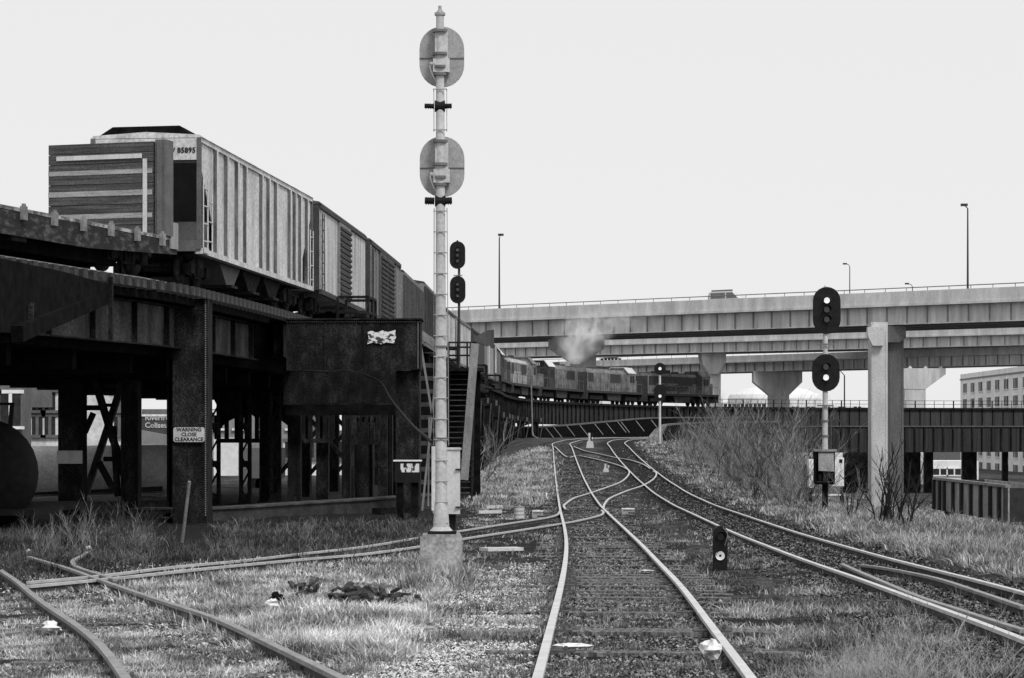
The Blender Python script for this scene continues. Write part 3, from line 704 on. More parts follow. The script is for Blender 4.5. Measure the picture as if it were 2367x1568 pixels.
# --- locomotives
def loco(D0,D1,label,lower,upper,cabside,cab_far,roofm,num=None,name_on=None):
    L_=clen(D0,D1); hl=L_/2-.3; t=thing('diesel_locomotive',label,'locomotive',group='diesel locomotives at the head of the train')
    MB().box(-hl,hl,-1.5,1.5,1.25,1.5).build('underframe',DRK,t)
    MB().box(-hl+.4,hl-.4,-.98,.98,.42,1.24).build('frame_casting',BLACK,t)
    s=1 if cab_far else -1
    def bx(a,b,*r):
        a*=s;b*=s; return (min(a,b),max(a,b))+r
    h0_,h1_=-hl+.9,hl-4.6
    b=MB(); x0_,x1_=(h0_*s,h1_*s); lo,hi=min(x0_,x1_),max(x0_,x1_)
    b.prism([(-.92,1.5),(-.92,3.6),(-.7,3.95),(.7,3.95),(.92,3.6),(.92,1.5)],(lo,0,0),(0,1,0),(0,0,1),(hi-lo,0,0)); hood=b.build('hood',lower,t)
    MB().box(lo+.3,hi-.3,-.935,-.925,2.75,3.6).box(lo+.2,hi-.2,-.66,.66,3.955,4.05).build('hood_band',upper,hood)
    g=MB()
    for i in range(16): x=lo+.5+i*(hi-lo-1)/15; g.box(x-.02,x+.02,-.95,-.94,1.6,2.7)
    g.build('hood_doors',DRK,hood)
    for q0_,q1_ in((.02,.16),(.60,.88)): MB().box(lo+(hi-lo)*q0_,lo+(hi-lo)*q1_,-.955,-.942,2.5,3.5).build('grille',DRK,hood)
    MB().box(lo+(hi-lo)*.5-.4,lo+(hi-lo)*.5+.4,-.25,.25,3.96,4.4).build('exhaust_stack',DRK,hood)
    for q0_ in (lo,hi): MB().box(q0_-.03,q0_+.03,-.9,.9,1.52,3.6).build('hood_end',DRK,hood)
    for fx_ in(.25,.45,.65): MB().tube((lo+(hi-lo)*fx_,0,4.05),(lo+(hi-lo)*fx_,0,4.22),.5,12).build('fan',DRK,hood)
    c0,c1_=hl-4.6,hl-2.4; lo,hi=min(c0*s,c1_*s),max(c0*s,c1_*s)
    cb=MB().prism([(-1.5,1.5),(-1.5,3.7),(-.9,4.35),(.9,4.35),(1.5,3.7),(1.5,1.5)],(lo,0,0),(0,1,0),(0,0,1),(hi-lo,0,0)).build('cab',cabside,t)
    MB().prism([(-1.54,3.70),(-.92,4.38),(.92,4.38),(1.54,3.70),(.9,4.41),(-.9,4.41)][:0] or [(-1.56,3.7),(-.92,4.4),(.92,4.4),(1.56,3.7),(1.5,3.66),(.9,4.34),(-.9,4.34),(-1.5,3.66)],(lo-.15,0,0),(0,1,0),(0,0,1),(hi-lo+.3,0,0)).build('cab_roof',roofm,cb)
    MB().box(lo+.4,lo+1.0,-1.515,-1.505,2.6,3.4).box(lo+1.15,lo+1.75,-1.515,-1.505,2.6,3.4).build('cab_window',GLASS,cb)
    ex=hi if s>0 else lo
    MB().box(ex-.01 if s<0 else ex,ex if s<0 else ex+.01,-1.2,-.4,2.8,3.5).build('cab_window',GLASS,cb)
    MB().box(*bx(hl-2.4,hl-.5,-.85,.85,1.5,2.9)).build('nose',lower,t)
    if num:
        nb=MB().box(-hl+.9-.06,-hl+.9-.01,-.7,.7,3.45,3.85) if s>0 else MB().box(lo-.06,lo-.01,-.85,.85,3.75,4.15)
        q=nb.build('number_board',SIGB,t); xq=(-hl+.84 if s>0 else lo-.06); zq=3.65 if s>0 else 3.95
        text(num,'number',WHITE,q,(xq-.008,0,zq),(0,-1,0),(0,0,1),.42,.003,bold=.01)
    r=MB()
    for sg in(-1,1):
        n=11
        for i in range(n): x=-hl+.3+i*(2*hl-.6)/(n-1); r.tube((x,sg*1.46,1.5),(x,sg*1.46,2.45),.025,5)
        r.tube((-hl+.3,sg*1.46,2.45),(hl-.3,sg*1.46,2.45),.03,5)
    r.build('handrail',RAILG2,t)
    MB().prism([(-2.2,1.2),(2.2,1.2),(1.9,.45),(-1.9,.45)],(0,-1.2,0),(1,0,0),(0,0,1),(0,2.4,0)).build('fuel_tank',DRK,t)
    for e in(-1,1):
        xc=e*(hl-3); k=MB(); k.box(xc-1.9,xc+1.9,-1.2,-1.05,.5,.95).box(xc-1.9,xc+1.9,1.05,1.2,.5,.95)
        o=k.build('truck',TRUCK,t)
        for q in(-1.4,0,1.4):
            w=MB()
            for sg in(-1,1): w.tube((xc+q,sg*.68,.5),(xc+q,sg*.82,.5),.5,16)
            w.tube((xc+q,-.7,.5),(xc+q,.7,.5),.1,8); w.build('wheelset',TRUCK,o)
        MB().box(min(e*hl,e*(hl+.05)),max(e*hl,e*(hl+.05)),-1.4,1.4,.5,1.5).build('end_plate',DRK,t)
    if name_on: text(name_on,'lettering',DRK,hood,(-1.5,-.95,2.2),(1,0,0),(0,0,1),1.15,.006,bold=.02)
    place(t,D0,D1); t.scale=(1,1,1.05); return t
LM=mat('loco_mid_grey',.26,.09,1.2,fine=.4); LP=mat('loco_pale',.55,.25,1.2,fine=.3); LD=mat('loco_dark',.035,.06,1.5,fine=.3); LLT=mat('loco_roof_highlight',.7,.55,2)  # highlight on the cab roofs is put into the last, bright colour
loco(211.2,227.6,'fifth locomotive from the front, dark cab end with pale roof slope, next to the boxcars',LM,LD,LD,False,LLT,num='7162')
loco(228.6,244.6,'fourth locomotive from the front, pale hood, under the drifting smoke',LP,LM,LM,True,LM)
loco(245.6,261.8,'third locomotive from the front, dark cab end with an oval number board',LM,LM,LD,False,LLT,num='4033')
loco(262.8,278.6,'second locomotive from the front, even mid grey hood with a bright sloping cab roof',LM,LM,LM,True,LLT)
loco(279.6,295.4,'leading locomotive with dark roof band and large side lettering beside the white pier',LM,LD,LM,True,LM,name_on='Chessie System')
# ------------------------------------------------------------------ highways
RAILG=mat('bridge_rail_grey',.12,.18,3)
def highway(name,label,A,B,prof,width,npost,grp='highway bridges crossing behind the train'):
    """A,B: (px,D) ends; prof: heights (rail,barrier,fascia bottom,girder bottom) above the eye"""
    a=Vector((X(A[0],A[1]),A[1],0)); b=Vector((X(B[0],B[1]),B[1],0)); d=(b-a).normalized(); n=Vector((-d.y,d.x,0))   # n points away
    L_=(b-a).length; zA=[HC+q for q in prof[0]]; zB=[HC+q for q in prof[1]]
    t=thing(name,label,'highway bridge',((a.x+b.x)/2,(a.y+b.y)/2,0),grp)
    def qd(g,i,j,o0,o1,dz0=0,dz1=0):      # slab between profile heights i (top) and j (bottom), offsets o0..o1 back from the near face
        vs=[]
        for (c,z) in((a,zA),(b,zB)):
            for o_ in(o0,o1):
                for k,dz in((j,dz1),(i,dz0)): vs.append(c+n*o_+Vector((0,0,z[k]+dz)))
        g.add(vs,[(0,1,3,2),(4,6,7,5),(0,4,5,1),(2,3,7,6),(1,5,7,3),(0,2,6,4)])
    g=MB(); qd(g,1,2,0,.4); qd(g,1,2,.4-.9,.4-.5,-.0,.0) if False else None
    g.build('barrier',CONC,t)
    g=MB(); qd(g,2,2,-.12,.42,.32,0); g.build('deck_edge',CONC,t)
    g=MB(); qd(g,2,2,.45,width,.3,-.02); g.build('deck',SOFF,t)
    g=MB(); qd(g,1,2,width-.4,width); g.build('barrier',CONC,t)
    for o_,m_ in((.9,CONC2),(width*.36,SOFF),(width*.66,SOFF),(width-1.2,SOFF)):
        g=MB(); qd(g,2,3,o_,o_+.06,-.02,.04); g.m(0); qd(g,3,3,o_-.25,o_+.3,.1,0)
        if o_==.9:
            ns=int(L_/2.6)
            for i in range(ns):
                c=a+d*(i+.5)*L_/ns; f=(i+.5)/ns; zt_=zA[2]*(1-f)+zB[2]*f; zb_=zA[3]*(1-f)+zB[3]*f
                g.m(1).obox(c+n*(o_-.1)+Vector((0,0,(zt_+zb_)/2)),d*.05,n*.1,(0,0,(zt_-zb_)/2-.06))
        g.build('girder',[m_,mat('girder_stiffener',.26,.2,2) if 'girder_stiffener' not in bpy.data.materials else bpy.data.materials['girder_stiffener']],t)
    r=MB()
    for i in range(npost+1):
        c=a+d*i*L_/npost; f=i/npost; zt_=zA[0]*(1-f)+zB[0]*f; zb_=zA[1]*(1-f)+zB[1]*f
        r.bar(c+n*.15+Vector((0,0,zb_)),c+n*.15+Vector((0,0,zt_)),.07,.07)
    r.tube(a+n*.15+Vector((0,0,zA[0])),b+n*.15+Vector((0,0,zB[0])),.06,5); r.build('railing',RAILG,t)
    def at(px):    # distance at which the near face meets a column of the picture
        u=(px-CX)/F; k=(u*a.y-a.x)/((d.x)-u*d.y); return a+d*k, n, d, k/L_
    return t,at,zA,zB
# top deck
h1,at1,zA1,zB1=highway('highway_bridge','uppermost and nearest pale concrete highway deck, with the tallest lamp posts',(640,318),(2560,241),[(16.2,15.8,14.1,12.0),(16.2,15.8,14.1,12.0)],17,46)
h2,at2,zA2,zB2=highway('highway_bridge','second pale highway deck running just below the top one',(900,480),(2600,384),[(18.4,18.0,16.7,14.8),(18.4,18.0,16.7,14.8)],13,44)
h3,at3,zA3,zB3=highway('highway_bridge','lowest curving ramp deck carried on the wide hammerhead pier',(1200,505),(2600,384),[(15.4,14.8,13.4,11.5),(15.4,14.8,13.4,11.5)],11,36)
def hpier(par,pxl,pxr,pxcl,pxcr,D,ytop,yside,ybot,ybase=None,dep=3.2,capdep=3.4,taper=True,name='pier'):
    """hammerhead pier: cap pxl..pxr, shaft pxcl..pxcr"""
    zt_,zs_,zb_=Z(ytop,D),Z(yside,D),Z(ybot,D); z0=float(zg(X((pxcl+pxcr)/2,D),D))-.5 if ybase is None else Z(ybase,D)
    xl,xr,cl,c_=X(pxl,D),X(pxr,D),X(pxcl,D),X(pxcr,D)
    g=MB(); g.box(cl,c_,D-dep/2,D+dep/2,z0,zb_-.001)
    p=g.build(name,CONC,par)
    g=MB().prism([(xl,zt_),(xl,zs_),(cl,zb_),(c_,zb_),(xr,zs_),(xr,zt_)],(0,D-capdep/2,0),(1,0,0),(0,0,1),(0,capdep,0))
    for px in np.linspace(pxl+8,pxr-8,4): g.prism([(-.4,0),(0,.5),(.4,0)],(X(px,D),D-.6,zt_-.02),(1,0,0),(0,0,1),(0,1.2,0))
    g.build('pier_cap',CONC,p); return p
hpier(h3,1740,1852,1776,1822,452,859,884,914)
hpier(h3,2060,2182,2088,2136,408,852,866,900)
# pier of the second deck, seen end on beside the leading locomotive
D=440; g=MB(); g.box(X(1635,D),X(1663,D),D-3,D+3,float(zg(30,D))-.5,Z(858,D)).build('pier',CONC,h2)
g=MB().prism([(X(1617,D),Z(817,D)),(X(1622,D),Z(845,D)),(X(1636,D),Z(866,D)),(X(1656,D),Z(866,D)),(X(1674,D),Z(838,D)),(X(1674,D),Z(812,D))],(0,D-4,0),(1,0,0),(0,0,1),(0,8,0)).build('pier_cap',CONC,h2)
# pier of the top deck behind the smoke
D=296; g=MB(); g.box(X(1318,D),X(1378,D),D,D+3.,float(zg(8,D))-.5,Z(822,D)).build('pier',CONC,h1)
g=MB().prism([(X(1268,D),Z(785,D)),(X(1268,D),Z(803,D)),(X(1318,D),Z(838,D)),(X(1350,D),Z(838,D)),(X(1397,D),Z(806,D)),(X(1397,D),Z(768,D))],(0,D-.5,0),(1,0,0),(0,0,1),(0,3.6,0)).build('pier_cap',CONC,h1)
# big pier of the top deck at the right; shade painted on rear shaft
D=256; c=Vector((X(2052,D),D+1.9,0)); z0=float(zg(c.x,c.y))-.5; rz=math.radians(38); zt_=Z(745,D)
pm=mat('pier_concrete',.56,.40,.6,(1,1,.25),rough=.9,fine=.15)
pd=mat('pier_concrete_shaded',.15,.10,.6,(1,1,.25),rough=.9,fine=.2)  # darker copy of the pier concrete, shade put into its colour
g=MB().box(X(2014,D),X(2052,D),D,D+2.4,z0,zt_)
for xx in(2017,2048): g.box(X(xx,D)-.06,X(xx,D)+.06,D-.05,D-.001,z0,zt_-1)
pr=g.build('pier',pm,h1)
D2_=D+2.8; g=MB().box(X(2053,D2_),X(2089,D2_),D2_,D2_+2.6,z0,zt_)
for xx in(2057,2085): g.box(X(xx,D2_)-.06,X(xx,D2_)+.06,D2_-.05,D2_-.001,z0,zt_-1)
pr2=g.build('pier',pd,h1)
MB().prism([(X(2003,D),Z(757,D)),(X(2003,D),Z(777,D)),(X(2015,D),Z(800,D)),(X(2040,D),Z(800,D)),(X(2040,D),Z(757,D))],(0,D-.9,0),(1,0,0),(0,0,1),(0,.89,0)).prism([(X(2012,D),Z(757,D)),(X(2018,D),Z(744,D)),(X(2026,D),Z(757,D))],(0,D-.6,0),(1,0,0),(0,0,1),(0,.5,0)).build('pier_cap',pm,pr)
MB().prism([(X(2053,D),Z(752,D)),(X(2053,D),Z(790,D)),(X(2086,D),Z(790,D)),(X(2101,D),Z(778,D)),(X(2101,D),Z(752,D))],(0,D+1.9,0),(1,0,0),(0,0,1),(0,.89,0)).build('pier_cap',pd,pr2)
# street lamps on the decks
def lamp(px,ytop,at,zA,zB,label,arm,D_=None,ybase=None,r=.13):
    c,n,d,k=at(px); z0=zA[1]*(1-k)+zB[1]*k-.6; x,y=c.x+n.x*.2,c.y+n.y*.2; zt_=HC+(YH-ytop)*y/F
    t=thing('street_lamp',label,'street lamp',(x,y,z0),'lamp posts on the highway decks')
    MB().tube((x,y,z0),(x,y,zt_-.4),r,7,.08).build('pole',BARKD,t)
    ar=[Vector((x,y,zt_-.4)),Vector((x+arm*.25,y,zt_)),Vector((x+arm,y,zt_+.15))] if abs(arm)>.6 else [Vector((x,y,zt_-.4)),Vector((x+arm,y,zt_))]
    MB().path(ar,.06,6).build('arm',BARKD,t); e=ar[-1]
    MB().cbox((e.x,e.y,e.z),.75,.35,.28).build('lamp_head',BARKD,t); return t
lamp(1152,543,at1,zA1,zB1,'straight lamp post on the top highway deck, nearest the tall signal mast',.2)
lamp(2235,474,at1,zA1,zB1,'tallest lamp post, on the top highway deck near the right edge',-.4)
lamp(1963,612,at2,zA2,zB2,'short curved arm lamp post just right of the tall right hand signal head',-.9)
lamp(2108,658,at2,zA2,zB2,'lamp head barely peeking over the top deck railing',-1.)
c,n,d,k=at1(1640); vh=thing('van','pale van crossing the top highway deck with a roof rack','van',(c.x+n.x*4,c.y+n.y*4,HC+14.4))
L0=MB(); px0=c+n*3.2; L0.prism([(-2.3,0),(-2.3,2.35),(-2.05,2.62),(1.2,2.62),(2.15,1.75),(3.1,1.45),(3.1,0)],(px0.x,px0.y,HC+14.3),d,(0,0,1),n*1.9).build('body',mat('van_paint',.62,.5,1),vh)
L0=MB(); L0.prism([(-1.8,2.66),(-1.8,2.86),(1.3,2.86),(1.3,2.66)],(px0.x,px0.y,HC+14.3),d,(0,0,1),n*.06).build('roof_rack',RAILG,vh)
L0=MB(); q=px0-n*.02; L0.prism([(1.25,2.5),(.4,2.5),(.4,1.8),(2.0,1.8)],(q.x,q.y,HC+14.3),d,(0,0,1),n*.01).prism([(.2,2.5),(-1.9,2.5),(-1.9,1.8),(.2,1.8)],(q.x,q.y,HC+14.3),d,(0,0,1),n*.01).build('window',RAILG,vh)
for e in(-1.3,2.1):
    q=px0+d*e; MB().tube((q.x,q.y,HC+14.4),(q.x+n.x*.3,q.y+n.y*.3,HC+14.4),.36,14).build('wheel',SIGB,vh)
# ------------------------------------------------------------------ buildings beyond
def facade(par,a,b,z0,z1,cols,rows,win,mwall,depth,lights=3,frame=None):
    """wall from a to b with window openings; win=(w,h), rows = sill heights, cols = fractions"""
    a=Vector(a);b=Vector(b); d=(b-a).normalized(); n=Vector((d.y,-d.x,0));
    if n.dot(a)>0: n=-n
    q=-n*depth
    MB().prism([(0,0),((b-a).length,0),((b-a).length,z1-z0),(0,z1-z0)],(a.x,a.y,z0),d,(0,0,1),q).build('wall',mwall,par)
    for zz in rows:
        for f in cols:
            c=a+(b-a)*f; w=MB(); w_,h_=win
            for i in range(lights):
                x=-w_/2+(i+.5)*w_/lights; hw=w_/lights/2-.12
                w.m(0).obox(c+d*x+n*.03+Vector((0,0,zz+h_/2)),d*hw,n*.02,(0,0,h_/2))
            w.m(1).obox(c+n*.12+Vector((0,0,zz-.12)),d*(w_/2+.15),n*.12,(0,0,.1)).obox(c+n*.05+Vector((0,0,zz+h_+.12)),d*(w_/2+.1),n*.05,(0,0,.12))
            for i in range(lights-1):
                x=-w_/2+(i+1)*w_/lights; w.obox(c+d*x+n*.05+Vector((0,0,zz+h_/2)),d*.11,n*.05,(0,0,h_/2+.02))
            w.build('window',[GLASS,frame or BWALL],par)
wb=thing('warehouse','pale four storey masonry warehouse with triple windows at the right edge','warehouse',(X(2300,520),520,-6))
a=(X(2220,560),560,0); dr=Vector((X(2367,482)-X(2220,560),482-560,0)); b=Vector(a)+dr*1.5
Z0=HC-12.; tp=Z(866,560)
rowz=[Z(909,560)-i*3.85 for i in range(7)]
facade(wb,a,b,Z0,tp,[.055+.089*i for i in range(11)],rowz,(5.,2.25),BWALL,30,3)
nn=Vector((dr.y,-dr.x,0)).normalized(); nn=nn if nn.dot(Vector(a))<0 else -nn
MB().prism([(0,0),(dr.length*1.5,0),(dr.length*1.5,.35),(0,.35)],(a[0]+nn.x*.2,a[1]+nn.y*.2,tp-1.5),dr.normalized(),(0,0,1),-nn*.19).build('cornice',WOODG,wb)
MB().prism([(7,0),(30,0),(30,.6),(14,.5),(7,.5)],(a[0]-nn.x*6,a[1]-nn.y*6,tp),dr.normalized(),(0,0,1),-nn*8).prism([(22,.5),(60,.5),(60,2.2),(32,1.9),(32,1.0),(22,.9)],(a[0]-nn.x*8,a[1]-nn.y*8,tp),dr.normalized(),(0,0,1),-nn*8).build('roof_plant',RAILG,wb)
sd_=thing('stadium','very pale low domed arena far away under the highway ramp','arena',(X(1790,900),900,-8))
D=900; BRT=mat('hazy_white_roof',.74,.70,.05,rough=.9)  # distance haze is put into the arena's pale colours
cx_=X(1790,D); R_=(X(1905,D)-X(1690,D))/2; g=MB(); prof=[(1.0,-9),(1.0,12),(.96,13.5),(.7,15.6),(.35,17),(.02,17.4)]; nseg=40
vs=[(cx_+R_*r_*math.cos(2*math.pi*i/nseg),D+R_*r_*math.sin(2*math.pi*i/nseg),HC+z_) for r_,z_ in prof for i in range(nseg)]
g.add(vs,[(j*nseg+i,j*nseg+(i+1)%nseg,(j+1)*nseg+(i+1)%nseg,(j+1)*nseg+i) for j in range(len(prof)-1) for i in range(nseg)]).build('roof',BRT,sd_)
g=MB()
for i in range(nseg):
    for r_,z_ in((1.005,8),): 
        a0=2*math.pi*i/nseg; a1=2*math.pi*(i+.6)/nseg
        g.bar((cx_+R_*r_*math.cos(a0),D+R_*r_*math.sin(a0),HC+z_),(cx_+R_*r_*math.cos(a1),D+R_*r_*math.sin(a1),HC+z_),.3,.7)
g.build('window_band',mat('hazy_grey',.5,.45,.1),sd_)
# low buildings and fence line seen beneath the ramps just over the viaduct
for (p0,p1,yt,D,lab,m_) in((1392,1432,826,640,'small pale block between the smoke and the lowest ramp',BWALL),(1672,1770,932,560,'long low pale shed seen over the viaduct railings',BWALL),(1820,2000,938,600,'low white building seen over the viaduct left of the big pier',BWALL)):
    t=thing('low_building',lab,'building',(X((p0+p1)/2,D),D,HC-10))
    facade(t,(X(p0,D),D,0),(X(p1,D),D,0),HC-10,Z(yt,D),[(i+.5)/5 for i in range(5)],[Z(yt+9,D)],(2.2,.8),m_,14,2)
for (p0,p1,yt,yb,D,lab) in((2150,2262,1066,1108,368,'low pale building with flat roof seen under the viaduct at the right'),):
    t=thing('low_building',lab,'building',(X((p0+p1)/2,D),D,HC-10))
    facade(t,(X(p0,D),D,0),(X(p1,D),D,0),HC-10,Z(yt,D),[.2,.5,.8],[Z(1098,D)],(2.4,1.0),BWALL,10,2)
# telephone pole seen through
t=thing('utility_pole','slim dark pole beyond the viaduct, right of the tall right hand signal','pole',(X(1952,380),380,HC-10))
MB().tube((X(1952,380),380,HC-10),(X(1952,380),380,Z(868,380)),.18,6,.12).tube((X(1952,380),380,Z(868,380)),(X(1941,380),380,Z(856,380)),.08,5).build('pole_shaft',BARKD,t)
# left background, seen through the viaduct legs
GREYB=mat('grey_stucco',.16,.11,.6,rough=.9,fine=.15); PALEB=mat('pale_stucco',.85,.5,.35,rough=.9,fine=.15)  # grey and pale wall colours of the buildings behind the legs
t=thing('brick_building','mid grey building at the extreme left edge under the viaduct','building',(X(10,150),150,HC-5))
facade(t,(X(-120,150),150,0),(X(50,150),150,0),HC-5,Z(845,150),[.55,.85],[Z(985,150)],(1.6,2.2),GREYB,3,2)
t=thing('brick_building','pale building with lattice windows left of the black tower legs','building',(X(170,160),160,HC-5))
facade(t,(X(66,160),160,0),(X(292,160),160,0),HC-5,Z(868,160),[.09,.22,.46,.93],[Z(948,160),Z(1005,160),Z(900,160)],(1.0,1.3),PALEB,.8,2,GREYB)
MB().box(X(74,160),X(122,160),159.6,159.95,Z(942,160),Z(878,160)).build('wall_panel',GREYB,t)
t=thing('canopy_roof','sagging corrugated canopy hanging below the floor plates at the far left','canopy',(X(90,120),120,Z(870,120)))
MB().prism([(0,0),(2.2,.15),(4.4,.05),(5.2,-.35),(4.4,-.25),(2.2,-.15),(0,-.2)],(X(-20,120),120,Z(862,120)),(1,0,0),(0,0,1),(0,3,0)).build('canopy_sheet',GREYB,t)
t=thing('arena_building','dark walled arena building with white lettering, seen between the viaduct columns','building',(X(360,230),230,HC-6))
D=230; ml=mat('arena_dark_band',.07,.05,1)
MB().box(X(316,D),X(520,D),D,D+20,HC-6,Z(962,D)).m(1).box(X(326,D),X(520,D),D+.5,D+19,Z(962,D),Z(946,D)).m(2).box(X(318,D),X(520,D),D-.12,D,Z(963,D),Z(958,D)).build('wall',[ml,GREYB,PALEB],t)
text('Riverfront\nColiseum','lettering',WHITE,t,(X(335,D),D-.05,Z(975,D)),(1,0,0),(0,0,1),.78,.03,align='LEFT',bold=.012)
t=thing('ramp_wall','light concrete ramp wall sloping down in front of the lettered arena','wall',(X(360,190),190,HC-4))
D=190; MB().prism([(X(300,D),Z(990,D)),(X(420,D),Z(1012,D)),(X(420,D),HC-5),(X(300,D),HC-5)],(0,D,0),(1,0,0),(0,0,1),(0,.6,0)).m(1).prism([(X(300,D),Z(1026,D)),(X(420,D),Z(1030,D)),(X(420,D),Z(1033,D)),(X(300,D),Z(1030,D))],(0,D-.1,0),(1,0,0),(0,0,1),(0,.09,0)).build('wall_face',[mat('ramp_grey',.24,.18,.8),SOFF],t)
t=thing('shipping_container','stained grey metal container standing behind the warning sign column','container',(X(350,96),96,float(zg(X(350,96),96))))
D=96; g=MB(); g.box(X(300,D),X(377,D),D,D+6,HC-3.2,Z(1040,D))
for i in range(14): x=X(302,D)+i*(X(375,D)-X(302,D))/13; g.box(x-.02,x+.02,D-.03,D,HC-3.1,Z(1044,D))
g.build('body',mat('container_stained',.10,.17,1.4,(1,1,.2),fine=.3),t)
t=thing('semi_trailer','white ended box trailer parked beyond the arched viaduct columns','trailer',(X(560,118),118,float(zg(X(560,118),118))))
D=118; MB().box(X(494,D),X(551,D),D,D+.1,Z(1100,D),Z(1012,D)).build('end_door',BWALL,t)
MB().box(X(551,D)+.01,X(648,D),D+.02,D+2.6,Z(1106,D),Z(1036,D)).build('body',mat('trailer_grey',.15,.11,1),t)
for px in(592,611): MB().tube((X(px,D),D+.05,Z(1120,D)),(X(px,D),D+.4,Z(1120,D)),.5,16).build('wheel',SIGB,t)
t=thing('low_building','pale wall behind the paired lattice columns','building',(X(790,170),170,HC-4))  # low building in the shared pale masonry
facade(t,(X(655,170),170,0),(X(1000,170),170,0),HC-4.5,Z(1018,170),[(i+.5)/7 for i in range(7)],[Z(1058,170)],(1.6,1.2),BWALL,9,2,GREYB)
t=thing('brick_building','darker rear building filling the arch behind the trailer','building',(X(600,200),200,HC-4))
facade(t,(X(460,200),200,0),(X(720,200),200,0),HC-4.5,Z(955,200),[.15,.38,.62,.85],[Z(990,200)],(1.4,1.4),mat('dim_brick',.18,.30,1.2,fine=.3),12,2)
t=thing('tank_car','black tank car end bulging in at the left edge under the viaduct','tank car',(X(-60,57),57,float(zg(-13,57))))
D=57; g=MB(); r_=1.42; cx_=X(-38,D)
n_=28; pr_=[(0.0,-.62),(.4,-.56),(.75,-.36),(.95,-.12),(1,.1),(1,6.5)]
vs=[(cx_*(1+dy/D)+r_*a_*math.cos(2*math.pi*i/n_),D+dy,Z(1095,D)+r_*a_*math.sin(2*math.pi*i/n_)) for a_,dy in pr_ for i in range(n_)]
g.add(vs,[(j*n_+i,j*n_+(i+1)%n_,(j+1)*n_+(i+1)%n_,(j+1)*n_+i) for j in range(len(pr_)-1) for i in range(n_)]).build('tank',SIGB,t,True)
MB().box(cx_-1.5,cx_+1.5,D-.7,D+6,Z(1190,D),Z(1176,D)).build('frame',SIGB,t)
g=MB(); g.bar(P(28,932,D),P(22,1010,D),.1,.1).bar(P(-60,934,D),P(33,934,D),.08,.07); g.build('handrail',SIGB,t)
g=MB()
for e in(-.72,.72): g.tube((cx_+e,D+.2,Z(1210,D)),(cx_+e,D+.34,Z(1210,D)),.45,18)
g.build('wheelset',SIGB,t)
t=thing('tank_car','grey tank car lying beyond the black one, behind the first dark leg','tank car',(X(100,84),84,float(zg(-17,84))))
D=84; g=MB(); g.tube((X(30,D),D+1,Z(1092,D)),(X(320,D),D+6,Z(1084,D+6)),.98,26); g.build('tank',mat('tank_grey',.34,.5,1,fine=.2),t,True)
MB().bar((X(30,D),D+.4,Z(1140,D)),(X(320,D),D+5.2,Z(1130,D+5)),.3,.2).build('frame',SIGB,t)
tag(MB().box(X(133,70),X(192,70),69.86,69.9,Z(1072,70),Z(1042,70)).build('painted_band',WHITE,via))
# ------------------------------------------------------------------ signs and small things on the viaduct
t=thing('warning_sign','white sign reading warning close clearance on the thick black column','sign',(X(436,61.4),61.4,Z(1005,61.4)))
D=61.5; g=MB(); w_,h_=(X(473,D)-X(401,D)),(Z(988,D)-Z(1022,D)); cx_,cz_=X(437,D),Z(1005,D)
pts=[(w_/2-.04,-h_/2),(w_/2,-h_/2+.04),(w_/2,h_/2-.04),(w_/2-.04,h_/2),(-w_/2+.04,h_/2),(-w_/2,h_/2-.04),(-w_/2,-h_/2+.04),(-w_/2+.04,-h_/2)]
g.prism(pts,(cx_,D-.02,cz_),(1,0,0),(0,0,1),(0,.02,0)).build('sign_plate',WHITE,t)
for i,s_ in enumerate(('WARNING','CLOSE','CLEARANCE')): text(s_,'lettering',SIGB,t,(cx_,D-.025,cz_+.135-.135*i),(1,0,0),(0,0,1),.143,.002,bold=.004)
t=thing('paper_notice','torn white painted notice peeling off the black portal girder','notice',(X(882,71.9),71.9,Z(780,71.9)))
D=71.95; g=MB(); rr=random.Random(5); pts=[]
for (x,y) in((850,768),(858,765),(872,769),(884,764),(897,768),(914,763),(916,779),(911,794),(893,792),(880,796),(862,792),(849,796),(852,782)): pts.append((X(x,D),Z(y,D)))
g.prism(pts,(0,D-.01,0),(1,0,0),(0,0,1),(0,.01,0)).build('notice_sheet',mat('peeling_white',.75,.04,7,(1,1,1.6),lo=.5,hi=.56,rough=.8),t)
t=thing('junction_box','small black cabinet with flaking white top, beside the portal leg','cabinet',(X(940,66),66,float(zg(-3,66))))
D=64; MB().box(X(912,D),X(971,D),D,D+.5,Z(1116,D),Z(1067,D)).build('body',SIGB,t)
MB().box(X(909,D),X(974,D),D-.03,D+.55,Z(1067,D),Z(1064,D)).build('lid',BWALL,t)
MB().box(X(926,D),X(969,D),D-.012,D-.002,Z(1092,D),Z(1072,D)).build('flaking_paint',mat('flaking',.7,.015,9,(1,1,.5),lo=.52,hi=.56),t)
for a_,b_ in((917,932),(950,966)): MB().box(X(a_,D),X(b_,D),D+.1,D+.35,float(zg(-3,D)),Z(1116,D)).build('leg',BLACK,t)
t=thing('hanging_cable','thick black cable drooping from the portal girder down to the white cabinet','cable',P(690,856,71.6))
cp=[P(690,856,71.7),P(760,860,71.5),P(800,857,71.4),P(845,868,71.2),P(880,885,70),P(905,925,66),P(950,980,55),P(998,1022,40)]
MB().path(cr(cp,6),.035,6).build('cable_run',SIGB,t); MB().path(cr([p+Vector((0,-.05,-.06)) for p in cp[1:5]],6),.02,6).build('cable_run',SIGB,t)
